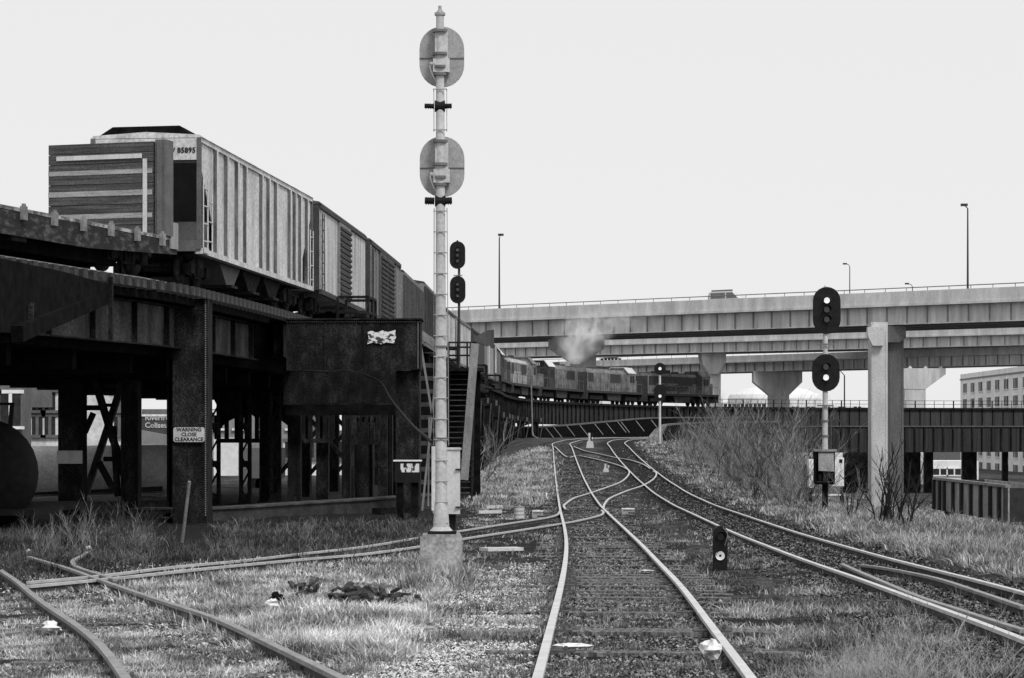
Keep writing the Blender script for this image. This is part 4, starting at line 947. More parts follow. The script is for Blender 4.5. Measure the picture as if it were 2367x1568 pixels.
# stairs behind the mast
t=thing('steel_staircase','dark open tread steel stair climbing the viaduct side behind the tall mast','staircase',(X(1062,90),90,float(zg(-2,90))))
Db,Dt=84,88.5; zb0=float(zg(X(1062,Db),Db)); zt0=Z(852,Dt); n_=26; x0_,x1_=X(1037,86),X(1090,86)
for k in range(n_):
    f=k/(n_-1); D=Db+(Dt-Db)*f; z=zb0+(zt0-zb0)*f
    MB().box(x0_,x1_,D,D+.26,z-.04,z).build('tread',DUSTY,t)
MB().box(x0_-.3,x1_+.3,Dt+.5,Dt+.6,zb0,zt0).build('back_plate',BLACK,t)
for x in(x0_-.05,x1_+.05): MB().bar((x,Db,zb0),(x,Dt+.3,zt0),.08,.28).build('stringer',STEEL,t)
for x in(x0_-.05,x1_-.1):
    MB().bar((x,Db,zb0+1),(x,Dt,zt0+1),.05,.06).build('handrail',STEEL,t)
D=87.5; pl=MB(); pl.box(X(1036,D),X(1118,D),D,D+2.2,Z(858,D),Z(850,D)).build('landing',STEEL,t)
g=MB()
for y in(792,803,822): g.bar(P(1036,y,D),P(1100,y,D),.05,.07)
for px in(1036,1058,1080,1100): g.bar(P(px,792,D),P(px,856,D),.07,.07)
g.build('handrail',STEEL,t)
MB().bar(P(1098,795,83),P(1073,1110,82.6),.3,.2).build('leaning_post',WOODG,t)
t=thing('cross_bracing','thin pale cross rods and a light beam between the portal leg and the mast','bracing',(X(990,78),78,float(zg(-3,78))))
D=76; MB().bar(P(973,800,D),P(1000,965,D),.07,.08).build('rod',WOODG,t); MB().bar(P(1010,850,D),P(975,1190,D),.07,.08).build('rod',WOODG,t); MB().bar(P(992,965,D),P(990,1170,D),.05,.05).build('rod',WOODG,t)
MB().bar(P(972,772,D),P(1012,800,D),.12,.26).build('beam',WOODG,t)
g=MB()
for i in range(12): y=840+i*30; g.box(X(970,80),X(1012,80),80,80.2,Z(y+10,80),Z(y,80))
g.build('stacked_ties',DUSTY,t)
MB().box(X(965,83),X(1020,83),83,83.3,float(zg(-3,83)),Z(850,83)).build('back_plate',BLACK,t)
t=thing('relay_box','grey relay box on a post standing on the viaduct edge','signal box',P(1115,790,150))
D=150; MB().prism([(X(1100,D),Z(778,D)),(X(1100,D),Z(790,D)),(X(1142,D),Z(806,D)),(X(1142,D),Z(762,D)),(X(1124,D),Z(764,D))],(0,D,0),(1,0,0),(0,0,1),(0,.8,0)).build('body',MIDD,t)
for px in(1131,1146): MB().bar(P(px,800,D-.1),P(px,862,D-.1),.1,.1).build('leg',LGT,t)
t=thing('conduit_pipe','pale pipe dropping down the viaduct side then sloping to the ground','pipe',P(1229,900,232))
MB().path([P(1228,890,232),P(1231,1000,232),P(1233,1008,230),P(1262,1024,226)],.075,6).build('pipe_run',WOODG,t)
COPE=mat('coping_stone',.15,.08,2)
# low wall and its slanted battens behind the curve
t=thing('retaining_wall','low dark wall with a pale coping behind the far curve of the tracks','wall',P(1380,1000,256))
wp=cr([P(1150,994,232),P(1205,990,238),P(1256,988,244),P(1330,983,250),P(1420,975,258),P(1510,968,266),P(1650,967,276),P(1760,966,284)],4)
MB().sweep(wp,[(-.2,-4),(-.2,0),(.2,0),(.2,-4)]).build('wall_face',BLACK,t); MB().sweep(wp,[(-.26,.002),(-.26,.16),(.26,.16),(.26,.002)]).build('coping',COPE,t)
for px,y in((1262,990),(1280,988),(1310,985),(1340,983),(1375,981),(1402,979),(1428,976),(1436,976),(1470,973),(1505,971)):
    MB().bar(P(px,y,241),P(px+19,y+24,236),.06,.06).build('slanted_rod',WOODG,t)
t=thing('retaining_wall','pale capped wall rising behind the brush right of the small round signal','wall',P(1540,1000,205))
wp=cr([P(1522,1012,205),P(1533,992,206),P(1545,984,210),P(1640,979,220),P(1800,977,232)],4)
MB().sweep(wp,[(-.2,-4),(-.2,0),(.2,0),(.2,-4)]).build('wall_face',BLACK,t); MB().sweep(wp,[(-.26,.002),(-.26,.16),(.26,.16),(.26,.002)]).build('coping',COPE,t)
tag(MB().prism([(X(1490,203),Z(1022,203)),(X(1515,203),Z(992,203)),(X(1528,203),Z(988,203)),(X(1534,203),Z(1026,203))],(0,203,0),(1,0,0),(0,0,1),(0,.8,0)).build('concrete_wingwall',CONCP,None),'pale broken concrete wing wall at the foot of the small round signal','wall')
# ------------------------------------------------------------------ signals
def head(par,x,y,z,w,h,m,lens=(),r=.1,back=False,hood=True,rz=0,th=.04,face=-1):
    """signal head facing the camera (face -1) at y; lens = list of (dz,lit)"""
    g=MB().prism(oval(w,h),(x,y-th/2,z),(1,0,0),(0,0,1),(0,th,0)); o=g.build('backing_plate',m,par)
    MB().cbox((x,y+.18,z),w*.38,.3,h*.72).build('lamp_case',m,o)
    for dz,lit in lens:
        MB().prism(disc(r),(x,y-th/2-.02,z+dz),(1,0,0),(0,0,1),(0,.019,0)).build('lens',LIT if lit else LENS,o)
        g=MB(); n=14; rr=r*1.25
        for i in range(n):
            a0=math.pi*(-.05+1.1*i/n); a1=math.pi*(-.05+1.1*(i+1)/n)
            q0=(x+rr*math.cos(a0),z+dz+rr*math.sin(a0)); q1=(x+rr*math.cos(a1),z+dz+rr*math.sin(a1))
            g.add([(q0[0],y-th/2,q0[1]),(q1[0],y-th/2,q1[1]),(q1[0],y-th/2-.26,q1[1]),(q0[0],y-th/2-.26,q0[1])],[(0,1,2,3)])
        g.build('hood',SIGB,o)
    return o
D=32.6; s_=F/D
mx_=lambda y: X(1021-(1225-y)*.0025-1,D)
t=thing('signal_mast','tall silver signal mast with two oval backing plates seen from behind','signal mast',(X(1020,D),D,Z(1228,D)))
MB().box(X(973,D),X(1068,D),D-.3,D+.32,Z(1330,D),Z(1247,D)).prism([(X(973,D),Z(1247,D)),(X(978,D),Z(1234,D)),(X(1062,D),Z(1234,D)),(X(1068,D),Z(1247,D))],(0,D-.29,0),(1,0,0),(0,0,1),(0,.6,0)).build('foundation',CONCP,t)
MB().box(X(990,D),X(1055,D),D-.2,D+.2,Z(1233,D),Z(1227,D)).build('base_plate',SIGB,t)
g=MB(); xs=[(1227,.17),(1218,.12),(1165,.098),(1160,.088),(560,.072),(200,.062),(32,.058)]
for (ya,ra),(yb,rb_) in zip(xs[:-1],xs[1:]): g.tube((mx_(ya),D,Z(ya,D)),(mx_(yb),D,Z(yb,D)),ra,18,rb_,cap=False)
g.build('pole',SILV,t,True)
MB().tube((mx_(36),D,Z(36,D)),(mx_(30),D,Z(30,D)),.08,12).tube((mx_(30),D,Z(30,D)),(mx_(20),D,Z(20,D)),.062,12,.02).tube((mx_(20),D,Z(20,D)),(mx_(14),D,Z(14,D)),.025,8).build('finial',SILVD,t)
for cy in(127.5,382.5):
    xx=mx_(cy)+.02; o=MB().prism(oval(104/s_,141/s_,14),(xx,D+.17,Z(cy,D)),(1,0,0),(0,0,1),(0,.03,0)).build('backing_plate',SILVD,t)
    g=MB(); g.box(xx-52/s_,xx+52/s_,D+.155,D+.169,Z(cy+3,D)-.006,Z(cy+3,D)+.006); g.build('seam_strip',RAILG,o)
    g=MB(); g.cbox((xx,D+.06,Z(cy-20,D)),.19,.2,.42); g.cbox((xx+.0,D+.04,Z(cy+25,D)),.24,.2,.2); g.build('lamp_case',SILV,o)
    for yy,r_ in((cy-55,.11),(cy-2,.115),(cy+28,.105),(cy+45,.1)): MB().tube((mx_(yy),D,Z(yy+3,D)),(mx_(yy),D,Z(yy-3,D)),r_,16).build('clamp',RAILG,o)
    MB().path(cr([Vector((xx-.12,D-.02,Z(cy+20,D))),Vector((xx-.17,D-.05,Z(cy+26,D))),Vector((xx-.13,D-.04,Z(cy+48,D))),Vector((xx-.06,D-.02,Z(cy+66,D)))],4),.012,6).build('conduit',SILVD,o)
    MB().tube((xx-.17,D-.03,Z(cy+22,D)),(xx-.09,D-.03,Z(cy+22,D)),.035,8).build('fitting',SILVD,o)
for cy,h_ in((246,12),(465,17)):
    xx=mx_(cy)-.03; g=MB()
    for e in(-1,1):
        g.tube((xx+e*.06,D,Z(cy,D)),(xx+e*.20,D,Z(cy-1,D)),h_/2/s_*.9,12)
        for k in range(4): g.tube((xx+e*(.07+.035*k),D,Z(cy,D)),(xx+e*(.08+.035*k),D,Z(cy,D)),h_/2/s_*1.1,12)
    g.tube((xx-.05,D,Z(cy,D)),(xx+.1,D,Z(cy,D)),.085,14); g.build('cross_fitting',SIGB,t)
g=MB()
for e in(-.095,.095):
    g.tube((mx_(205)+e,D+.06,Z(205,D)),(mx_(300)+e,D+.06,Z(300,D)),.005,5); g.tube((mx_(480)+e,D+.06,Z(480,D)),(mx_(1030)+e*1.15,D+.06,Z(1030,D)),.006,5)
for y in [208,302]+list(range(489,1230,48)): g.tube((mx_(y)-.1,D-.085,Z(y,D)),(mx_(y)+.1,D-.085,Z(y,D)),.009,6); g.bar((mx_(y)-.095,D-.085,Z(y,D)),(mx_(y)-.095,D+.06,Z(y,D)),.012,.012); g.bar((mx_(y)+.095,D-.085,Z(y,D)),(mx_(y)+.095,D+.06,Z(y,D)),.012,.012)
g.build('ladder',SILVD,t)
for y in(801,1013): MB().tube((mx_(y),D,Z(y+1.5,D)),(mx_(y),D,Z(y-1.5,D)),.105,16).build('band',RAILG,t)
t=thing('equipment_cabinet','white painted steel cabinet standing just behind the tall mast','cabinet',(X(1035,34.3),34.3,Z(1190,34.3)))
D=34.3; ca=math.radians(-14)
g=MB(); a0=Vector((X(1003,D),D,0)); d1=Vector((math.cos(ca),math.sin(ca),0))*((X(1064,D)-X(1003,D))/math.cos(ca)); d2=Vector((-.03,.35,0))
g.prism([(0,0),(1,0),(1,1),(0,1)],(a0.x,a0.y,Z(1188,D)),d1,d2,(0,0,Z(1040,D)-Z(1188,D))).build('body',mat('cabinet_white',.7,.5,2,(1,1,.4),fine=.1),t)
MB().prism([(-.04,-.06),(1.04,-.06),(1.04,1.1),(-.04,1.1)],(a0.x,a0.y,Z(1040,D)+.002),d1,d2,(0,0,.03)).build('lid',WHITE,t)
q=a0+d1*.45; MB().prism([(0,0),(.012,0),(.012,1),(0,1)],(q.x-.0,q.y-.012,Z(1185,D)),d1,(0,0,Z(1045,D)-Z(1185,D)),(0,.01,0)).build('door_seam',RAILG,t)
MB().box(X(998,D),X(1012,D),D-.08,D-.01,Z(1180,D),Z(1032,D)).build('conduit_cover',WHITE,t)
MB().box(X(1036,D),X(1053,D),D+.05,D+.25,float(zg(-1,D))-.1,Z(1188,D)).build('post',SIGB,t)
for yy in(1085,1172): MB().cbox((a0.x+d1.x*.93,a0.y+d1.y*.93-.02,Z(yy,D)),.09,.03,.02).build('hinge',SIGB,t)
# right hand signal
D=75; t=thing('railway_signal','tall two headed signal with black oval plates right of the right hand track','railway signal',(X(1906,D),D,float(zg(X(1906,D),D))))
xx=X(1908,D)
MB().tube((xx,D+.1,Z(1045,D)),(xx+.02,D+.1,Z(668,D)),.1,12,.07).build('pole',SILV,t)
MB().bar((xx,D+.1,float(zg(xx,D))-.1),(xx,D+.1,Z(1120,D)),.18,.18).build('lower_post',BLACK,t)
head(t,X(1911,D),D,Z(718,D),64/S(D),109/S(D),SIGB,((.34,True),(.03,False),(-.3,False)),.1)  # top lens emits in place of a reflection in its glass
head(t,X(1909,D),D,Z(862,D),64/S(D),87/S(D),SIGB,((.20,False),(-.16,True)),.1)
MB().tube((xx,D+.1,Z(668,D)),(xx,D+.1,Z(660,D)),.09,10,.02).build('finial',SILV,t)
for y in(796,938): MB().bar(P(1889,y,D-.05),P(1927,y,D-.05),.05,.05).build('step_bar',RAILG,t)
for y in(973,1008): MB().tube((xx,D+.1,Z(y+2,D)),(xx,D+.1,Z(y-2,D)),.13,12).build('band',RAILG,t)
MB().path([Vector((xx+.16,D+.05,Z(960,D))),Vector((xx+.2,D+.05,Z(1000,D))),Vector((xx+.18,D+.05,Z(1045,D)))],.035,6).build('conduit',DUSTY,t)
bx_=MB(); bx_.box(X(1886,D),X(1926,D),D-.2,D+.4,Z(1120,D),Z(1118,D)).box(X(1884,D),X(1886.5,D),D-.2,D+.4,Z(1118,D),Z(1044,D)).box(X(1925,D),X(1928,D),D-.2,D+.4,Z(1118,D),Z(1044,D)).box(X(1886.5,D),X(1925,D),D+.3,D+.38,Z(1118,D),Z(1044,D)).build('case',BLACK,t)
MB().box(X(1880,D),X(1932,D),D-.3,D+.45,Z(1044,D),Z(1039,D)).build('case_roof',WOODG,t)
MB().prism([(0,0),(1,-.04),(1.02,1),(.04,1)],(X(1888,D),D-.45,Z(1088,D)),(X(1924,D)-X(1888,D),0,0),(0,.22,Z(1046,D)-Z(1088,D)),(0,.02,0)).build('case_door',WOODG,t)
g=MB()
for i in range(3): g.box(X(1893+i*10,D),X(1900+i*10,D),D+.1,D+.28,Z(1112,D),Z(1096,D))
g.build('relay',DUSTY,t); MB().box(X(1888,D),X(1924,D),D-.15,D+.3,Z(1115,D),Z(1113,D)).build('shelf',DUSTY,t)
t=thing('white_cabinet','white cabinet half hidden behind the relay case of the right signal','cabinet',(X(1925,84),84,Z(1128,84)))
D=84; MB().box(X(1870,D),X(1886,D),D,D+.5,Z(1128,D),Z(1062,D)).build('side_panel',BWALL,t); MB().box(X(1923,D),X(1951,D),D,D+.6,Z(1124,D),Z(1058,D)).build('body',BWALL,t); MB().box(X(1940,D),X(1947,D),D-.02,D-.002,Z(1070,D),Z(1062,D)).build('label_plate',SIGB,t)
MB().box(X(1872,D),X(1950,D),D+.1,D+.5,Z(1146,D),Z(1143,D)).build('base',BWALL,t)
for px in(1875,1948): MB().box(X(px,D)-.06,X(px,D)+.06,D+.1,D+.3,float(zg(12,D))-1,Z(1128,D)).build('leg',BLACK,t)
# small distant signals
D=131; t=thing('railway_signal','distant two headed signal against the sky, just right of the tall mast','railway signal',(X(1063,D),D,float(zg(X(1063,D),D))))
xx=X(1061,D); MB().tube((xx,D+.15,float(zg(xx,D))),(xx,D+.15,Z(560,D)),.1,8,.07).build('pole',DUSTY,t)
head(t,X(1057.5,D),D,Z(590,D),36/S(D),64/S(D),SIGB,((.33,True),(0,False),(-.34,False)),.1)
head(t,X(1058,D),D,Z(670,D),36/S(D),64/S(D),SIGB,((.33,False),(.02,False),(-.34,True)),.1)
for o in t.children_recursive:
    if o.name.startswith('lens') and o.data.materials[0]==LIT: o.data.materials[0]=mat('lens_glass_pale',.4,.3,3,rough=.3) if 'lens_glass_pale' not in bpy.data.materials else bpy.data.materials['lens_glass_pale']
MB().bar(P(1048,637,D),P(1069,637,D),.05,.05).build('step_bar',RAILG,t); MB().tube((xx-.1,D+.15,Z(560,D)),(xx-.1,D+.15,Z(555,D)),.1,8,.03).build('finial',SIGB,t)
D=190; t=thing('railway_signal','small signal with two round black heads, both lamps lit, before the viaduct wall','railway signal',(X(1525,D),D,float(zg(X(1525,D),D))))
xx=X(1525.5,D); MB().tube((xx,D+.12,float(zg(xx,D))-.2),(xx,D+.12,Z(845,D)),.11,8,.09).build('pole',WHITE,t)
head(t,xx,D,Z(853,D),27/S(D),28/S(D),SIGB,((0.02,True),),.13); head(t,xx,D,Z(908,D),28/S(D),38/S(D),SIGB,((-.3,True),),.13)
g_=G(1665,1300); D=g_.y; t=thing('dwarf_signal','short black dwarf signal with one bright lens between the two tracks','dwarf signal',g_)
x=g_.x; zb_=g_.z-.12; zt_=Z(1216,D)
g=MB(); r_=(15.5)/S(D); n_=16
pts=[(-r_,0),(r_,0),(r_,zt_-zb_-r_)]+[(r_*math.cos(math.pi*i/12),zt_-zb_-r_+r_*math.sin(math.pi*i/12)) for i in range(1,12)]+[(-r_,zt_-zb_-r_)]
g.prism(pts,(x,D-.08,zb_+.0),(1,0,0),(0,0,1),(0,.26,0)).build('housing',SIGB,t)
MB().tube((x-.01,D-.1,Z(1284,D)),(x-.01,D-.085,Z(1284,D)),10.5/S(D),20).build('lens',emis('dwarf_lens_ring',.85,.4),t); MB().tube((x-.01,D-.11,Z(1284,D)),(x-.01,D-.1,Z(1284,D)),3/S(D),12).build('lens_centre',LENS,t)
MB().tube((x,D-.09,Z(1240,D)),(x,D-.083,Z(1240,D)),8/S(D),16).build('dark_lens',LENS,t)
g=MB()
for zc_ in(Z(1284,D),Z(1240,D)):
    for i in range(12):
        a0=math.pi*i/12;a1=math.pi*(i+1)/12; rr=11.5/S(D)
        g.add([(x+rr*math.cos(a0),D-.08,zc_+rr*math.sin(a0)),(x+rr*math.cos(a1),D-.08,zc_+rr*math.sin(a1)),(x+rr*math.cos(a1),D-.2,zc_+rr*math.sin(a1)),(x+rr*math.cos(a0),D-.2,zc_+rr*math.sin(a0))],[(0,1,2,3)])
g.build('hood',SIGB,t); MB().path(cr([Vector((x+.03,D-.1,zt_-.02)),Vector((x+.1,D-.12,zt_-.12)),Vector((x+.06,D-.1,zt_-.3))],4),.006,5).build('wire',WOODG,t)
# ------------------------------------------------------------------ weathered gondola car at the right
t=thing('gondola_car','open gondola car with dark side ribs standing in the weeds at the right edge','gondola car',(X(2250,120),120,-3))
a=Vector((X(2160,129),129,0)); b=Vector((X(2330,111),111,0)); d=(b-a).normalized(); n=Vector((-d.y,d.x,0)); n=n if n.x>0 else -n
zt_=HC-2.98; zb_=float(zg(25,118))+.5; L_=(b-a).length
gm_=mat('gondola_side',.40,.20,1.2,(1,1,.3),fine=.35); gd_=mat('gondola_rib',.02,.035,3,fine=.3)
MB().prism([(0,0),(L_,0),(L_,zt_-zb_),(0,zt_-zb_)],(a.x,a.y,zb_),d,(0,0,1),n*.08).build('side',gm_,t)
MB().prism([(0,0),(L_,0),(L_,zt_-zb_),(0,zt_-zb_)],(a.x+n.x*2.9,a.y+n.y*2.9,zb_),d,(0,0,1),n*.08).build('side',gm_,t)
for q in(a,b-d*.08): MB().prism([(0,0),(2.82,0),(2.82,zt_-zb_-.02),(0,zt_-zb_-.02)],(q.x+n.x*.081,q.y+n.y*.081,zb_),n,(0,0,1),d*.08).build('end_wall',gd_,t)
MB().prism([(0.1,.1),(L_-.1,.1),(L_-.1,zt_-zb_-.45),(.1,zt_-zb_-.45)],(a.x+n.x*.1,a.y+n.y*.1,zb_),d,(0,0,1),n*2.78).build('load',mat('scrap_load',.05,.14,5,fine=.5,bump=.6),t)
MB().prism([(0,0),(L_,0),(L_,.14),(0,.14)],(a.x-n.x*.12,a.y-n.y*.12,zt_),d,(0,0,1),n*.26).build('top_rail',WOODG,t)
for f in(.01,.10,.17,.30,.42,.55,.68,.80,.91,.99):
    c=a+d*L_*f; MB().prism([(-.16,0),(.16,0),(.16,zt_-zb_),(-.16,zt_-zb_)],(c.x-n.x*.16,c.y-n.y*.16,zb_),d,(0,0,1),n*.15).build('side_post',gd_,t)
for f in(.15,.82):
    c=a+d*L_*f; MB().prism([(-1,0),(1,0),(.8,.5),(-.8,.5)],(c.x+n.x*.2,c.y+n.y*.2,zb_-.5),d,(0,0,1),n*.2).build('truck',TRUCK,t)
# ------------------------------------------------------------------ things between the rails
def at_px(px,py): return G(px,py,-.1)
p=at_px(1200,1199); s1=S(p.y); t=thing('steel_drum','pale steel drum on end beside the branch track','drum',p)
p=p+Vector((0,-.3,.02))
MB().tube((p.x,p.y,p.z),(p.x,p.y,p.z+26/s1),12/s1,20).build('body',WHITE,t,False); g=MB()
for f in(.33,.66,.98): g.tube((p.x,p.y,p.z+26/s1*f-.01),(p.x,p.y,p.z+26/s1*f+.012),12.7/s1,20)
g.tube((p.x,p.y,p.z+26/s1),(p.x,p.y,p.z+31/s1),2/s1,8); g.build('hoop',SILVD,t)
def machine(px,py,label,w,h):
    p=at_px(px,py); s1=S(p.y); t=thing('switch_machine',label,'switch machine',p); w/=s1;h/=s1
    MB().prism([(-w/2,0),(w/2,0),(w/2,h*.5),(w*.25,h*.8),(-w*.2,h*.9),(-w/2,h*.6)],(p.x,p.y,p.z),(1,0,0),(0,0,1),(0,.5,0)).build('housing',SILVD,t)
    MB().tube((p.x,p.y+.1,p.z+h*.8),(p.x,p.y+.1,p.z+h*1.15),w*.22,10).tube((p.x-w*.5,p.y,p.z+h*.95),(p.x+w*.5,p.y,p.z+h*.95),.04,6).build('crank',WHITE,t)
    MB().bar((p.x,p.y-.15,p.z+.06),(p.x+w*1.6,p.y-.4,p.z+.05),.06,.05).build('throw_rod',RUST,t)
machine(1243,1198,'low pale switch machine between the steel drum and the centre track',26,16)
machine(1452,1190,'low dull switch machine between the centre and right hand tracks',30,13)
def stand(px,py,h,label,w=9):
    p=at_px(px,py); s1=S(p.y); t=thing('switch_stand',label,'switch stand',p)
    MB().prism([(-w,0),(w,0),(w*.7,h*.45),(-w*.7,h*.45)],(p.x,p.y,p.z),(1/s1,0,0),(0,0,1/s1),(0,.3,0)).build('base',WHITE,t)
    MB().tube((p.x-2/s1,p.y+.1,p.z+h*.45/s1),(p.x-2/s1,p.y+.1,p.z+h/s1),2.6/s1,8).build('mast_post',WHITE,t); MB().tube((p.x+4/s1,p.y+.1,p.z+h*.62/s1),(p.x+7/s1,p.y+.1,p.z+h*.62/s1),3/s1,10).build('lever_weight',WHITE,t)
    if h>25: MB().box(p.x+1/s1,p.x+8/s1,p.y+.12,p.y+.2,p.z+h*.55/s1,p.z+h/s1).build('target',SIGB,t)
stand(1364,1036,35,'white switch stand with a black target at the head of the far crossover')
stand(1401,1092,19,'short white switch stand in the grass between the crossover rails',7)
# planks, pipes and litter
def plank(px0,py0,px1,py1,w,h,label,m=WOODG,name='plank',cat_='plank'):
    a=at_px(px0,py0);b=at_px(px1,py1); o=MB().bar(a+Vector((0,0,h/2+.03)),b+Vector((0,0,h/2+.03)),w,h).build(name,m,None); tag(o,label,cat_)
plank(1118,1278,1200,1276,.32,.06,'broad pale plank lying on the gravel right of the concrete foundation',WHITE)
plank(1105,1190,1158,1189,.12,.1,'front one of two white posts lying parallel in the dry grass',WHITE,'fallen_post','post')
plank(1122,1178,1160,1177,.12,.1,'rear one of two white posts lying parallel in the dry grass',WHITE,'fallen_post','post')
plank(1225,1046,1262,1045,.2,.14,'pale timber lying at the top of the left grass bank',WHITE)
plank(870,1192,905,1190,.3,.2,'dark timber block in the weeds left of the junction box',BLACK)
def rock(px,py,wpx,hpx,label,m,name,cat_,seed=1,flat=1.):
    p=at_px(px,py); s1=S(p.y); r=random.Random(seed); n1,n2=10,6; vs=[];w=wpx/s1/2;h=hpx/s1
    for j in range(n2+1):
        ph=math.pi*j/n2
        for i in range(n1):
            th=2*math.pi*i/n1; k=r.uniform(.45,1.45); vs.append((p.x+w*k*math.sin(ph)*math.cos(th),p.y+w*.8*k*math.sin(ph)*math.sin(th),p.z+.03+h/2+h/2*k*math.cos(ph)*flat))
    fs_=[(j*n1+i,j*n1+(i+1)%n1,(j+1)*n1+(i+1)%n1,(j+1)*n1+i) for j in range(n2) for i in range(n1)]
    o=MB().add(vs,fs_).build(name,m,None); tag(o,label,cat_)
PAPER=mat('litter_white',.85,.6,9,rough=.9,bump=.5)
rock(122,1470,42,24,'crumpled white litter left of the foreground siding rail',PAPER,'litter','litter',2)
rock(628,1410,26,18,'small white lump of litter beside a dark block in the dry grass',PAPER,'litter','litter',3)
rock(642,1402,34,24,'small dark block behind the white litter in the dry grass',BLACK,'dark_block','debris',4)
rock(1318,1508,75,15,'torn white sheet flattened beside the left rail of the centre track',PAPER,'litter','litter',5,.6)
rock(1643,1530,48,40,'torn white plastic against the right rail at the bottom of the picture',PAPER,'litter','litter',6)
rock(1495,1327,34,6,'thin curled white strip between the centre track rails',PAPER,'litter','litter',8,.4)
rock(66,1282,10,8,'tiny white lump at the start of the foreground siding',PAPER,'litter','litter',9)
rock(205,1276,10,9,'tiny white lump at the tip of the short guard rail',PAPER,'litter','litter',10)
t=thing('scrap_timber_pile','charred broken timbers heaped in the light dry grass','debris',at_px(810,1395))
g=MB(); r=random.Random(4)
for i in range(130):
    px=r.gauss(825,42) if i%4 else r.gauss(720,18); py=1394-(14 if px<760 else 0)+r.uniform(-14,6); a_=at_px(px,py)+Vector((0,0,r.uniform(-.02,.10)))
    g.bar(a_,a_+Vector((r.uniform(-.2,.2),r.uniform(-.3,.3),r.uniform(-.08,.1))),r.uniform(.02,.07),r.uniform(.015,.05))
g.build('timbers',mat('charred_wood',.006,.07,9,fine=.5),t)
t=thing('wooden_stake','pale leaning stake standing in front of the warning sign column','stake',at_px(421,1255))
q=at_px(421,1255); MB().bar(q,Vector((X(438,q.y-.4),q.y-.4,Z(1112,q.y))),.055,.05).build('shaft',WOODG,t)
t=thing('cattle_guard','black slatted timber frame below the warning sign column','timber frame',at_px(425,1262))
D=62; zb_=float(zg(X(425,D),D)); g=MB(); g.box(X(372,D),X(478,D),D+.4,D+1.2,zb_-.3,Z(1187,D)); g.build('frame',BLACK,t)
for y in(1196,1212,1228,1243,1256): MB().box(X(370,D),X(480,D),D+.2,D+.39,Z(y+3,D),Z(y,D)).build('slat',DUSTY,t)
# ------------------------------------------------------------------ smoke over the third locomotive
sm_=bpy.data.materials.new('engine_smoke'); sm_.use_nodes=True; n=sm_.node_tree; n.nodes.remove(n.nodes['Principled BSDF'])
v=n.nodes.new('ShaderNodeVolumePrincipled'); v.inputs['Color'].default_value=(.99,.99,.99,1); v.inputs['Anisotropy'].default_value=.2
tc=n.nodes.new('ShaderNodeTexCoord'); no=n.nodes.new('ShaderNodeTexNoise'); no.inputs['Scale'].default_value=.8; no.inputs['Detail'].default_value=7; no.inputs['Roughness'].default_value=.62; no.inputs['Distortion'].default_value=.6; n.links.new(tc.outputs['Object'],no.inputs[0])
mr=n.nodes.new('ShaderNodeMapRange'); mr.inputs[1].default_value=.42; mr.inputs[2].default_value=.74; mr.inputs[3].default_value=0; mr.inputs[4].default_value=2.0; n.links.new(no.outputs[0],mr.inputs[0])
# fades towards the outside of the puff (its own thinning, in object space)
def dens(cx_,cy_,cz_,rx,ry,rz_,amp):
    mp=n.nodes.new('ShaderNodeMapping'); mp.vector_type='POINT'; mp.inputs['Location'].default_value=(-cx_/rx,-cy_/ry,-cz_/rz_); mp.inputs['Scale'].default_value=(1/rx,1/ry,1/rz_); n.links.new(tc.outputs['Object'],mp.inputs[0])
    ln=n.nodes.new('ShaderNodeVectorMath'); ln.operation='LENGTH'; n.links.new(mp.outputs[0],ln.inputs[0])
    r_=n.nodes.new('ShaderNodeMapRange'); r_.inputs[1].default_value=0; r_.inputs[2].default_value=1; r_.inputs[3].default_value=amp; r_.inputs[4].default_value=0; r_.interpolation_type='SMOOTHSTEP'; n.links.new(ln.outputs['Value'],r_.inputs[0]); return r_.outputs[0]
D=256; ctr=P(1330,790,D)
puffs=[(1330,828,1.5,1.4,.9),(1330,805,2.9,2.2,.6),(1345,780,3.8,2.6,.7),(1360,756,4.4,2.2,.5),(1400,740,5.5,2.0,.25),(1450,728,6.5,2.0,.11)]
acc=None
for px,py,rx,rz_,am in puffs:
    q=P(px,py,D)-ctr; o_=dens(q.x,0,q.z,rx,2.6,rz_,am)
    if acc is None: acc=o_
    else:
        ad=n.nodes.new('ShaderNodeMath'); n.links.new(acc,ad.inputs[0]); n.links.new(o_,ad.inputs[1]); acc=ad.outputs[0]
mu=n.nodes.new('ShaderNodeMath'); mu.operation='MULTIPLY'; n.links.new(acc,mu.inputs[0]); n.links.new(mr.outputs[0],mu.inputs[1]); n.links.new(mu.outputs[0],v.inputs['Density'])
n.links.new(v.outputs[0],n.nodes['Material Output'].inputs['Volume'])
so_=MB().box(-5,11.5,-2.7,2.7,-2.6,5.2).build('smoke',sm_,None); so_.location=ctr; tag(so_,'pale exhaust smoke drifting up from the locomotives',kind='stuff')
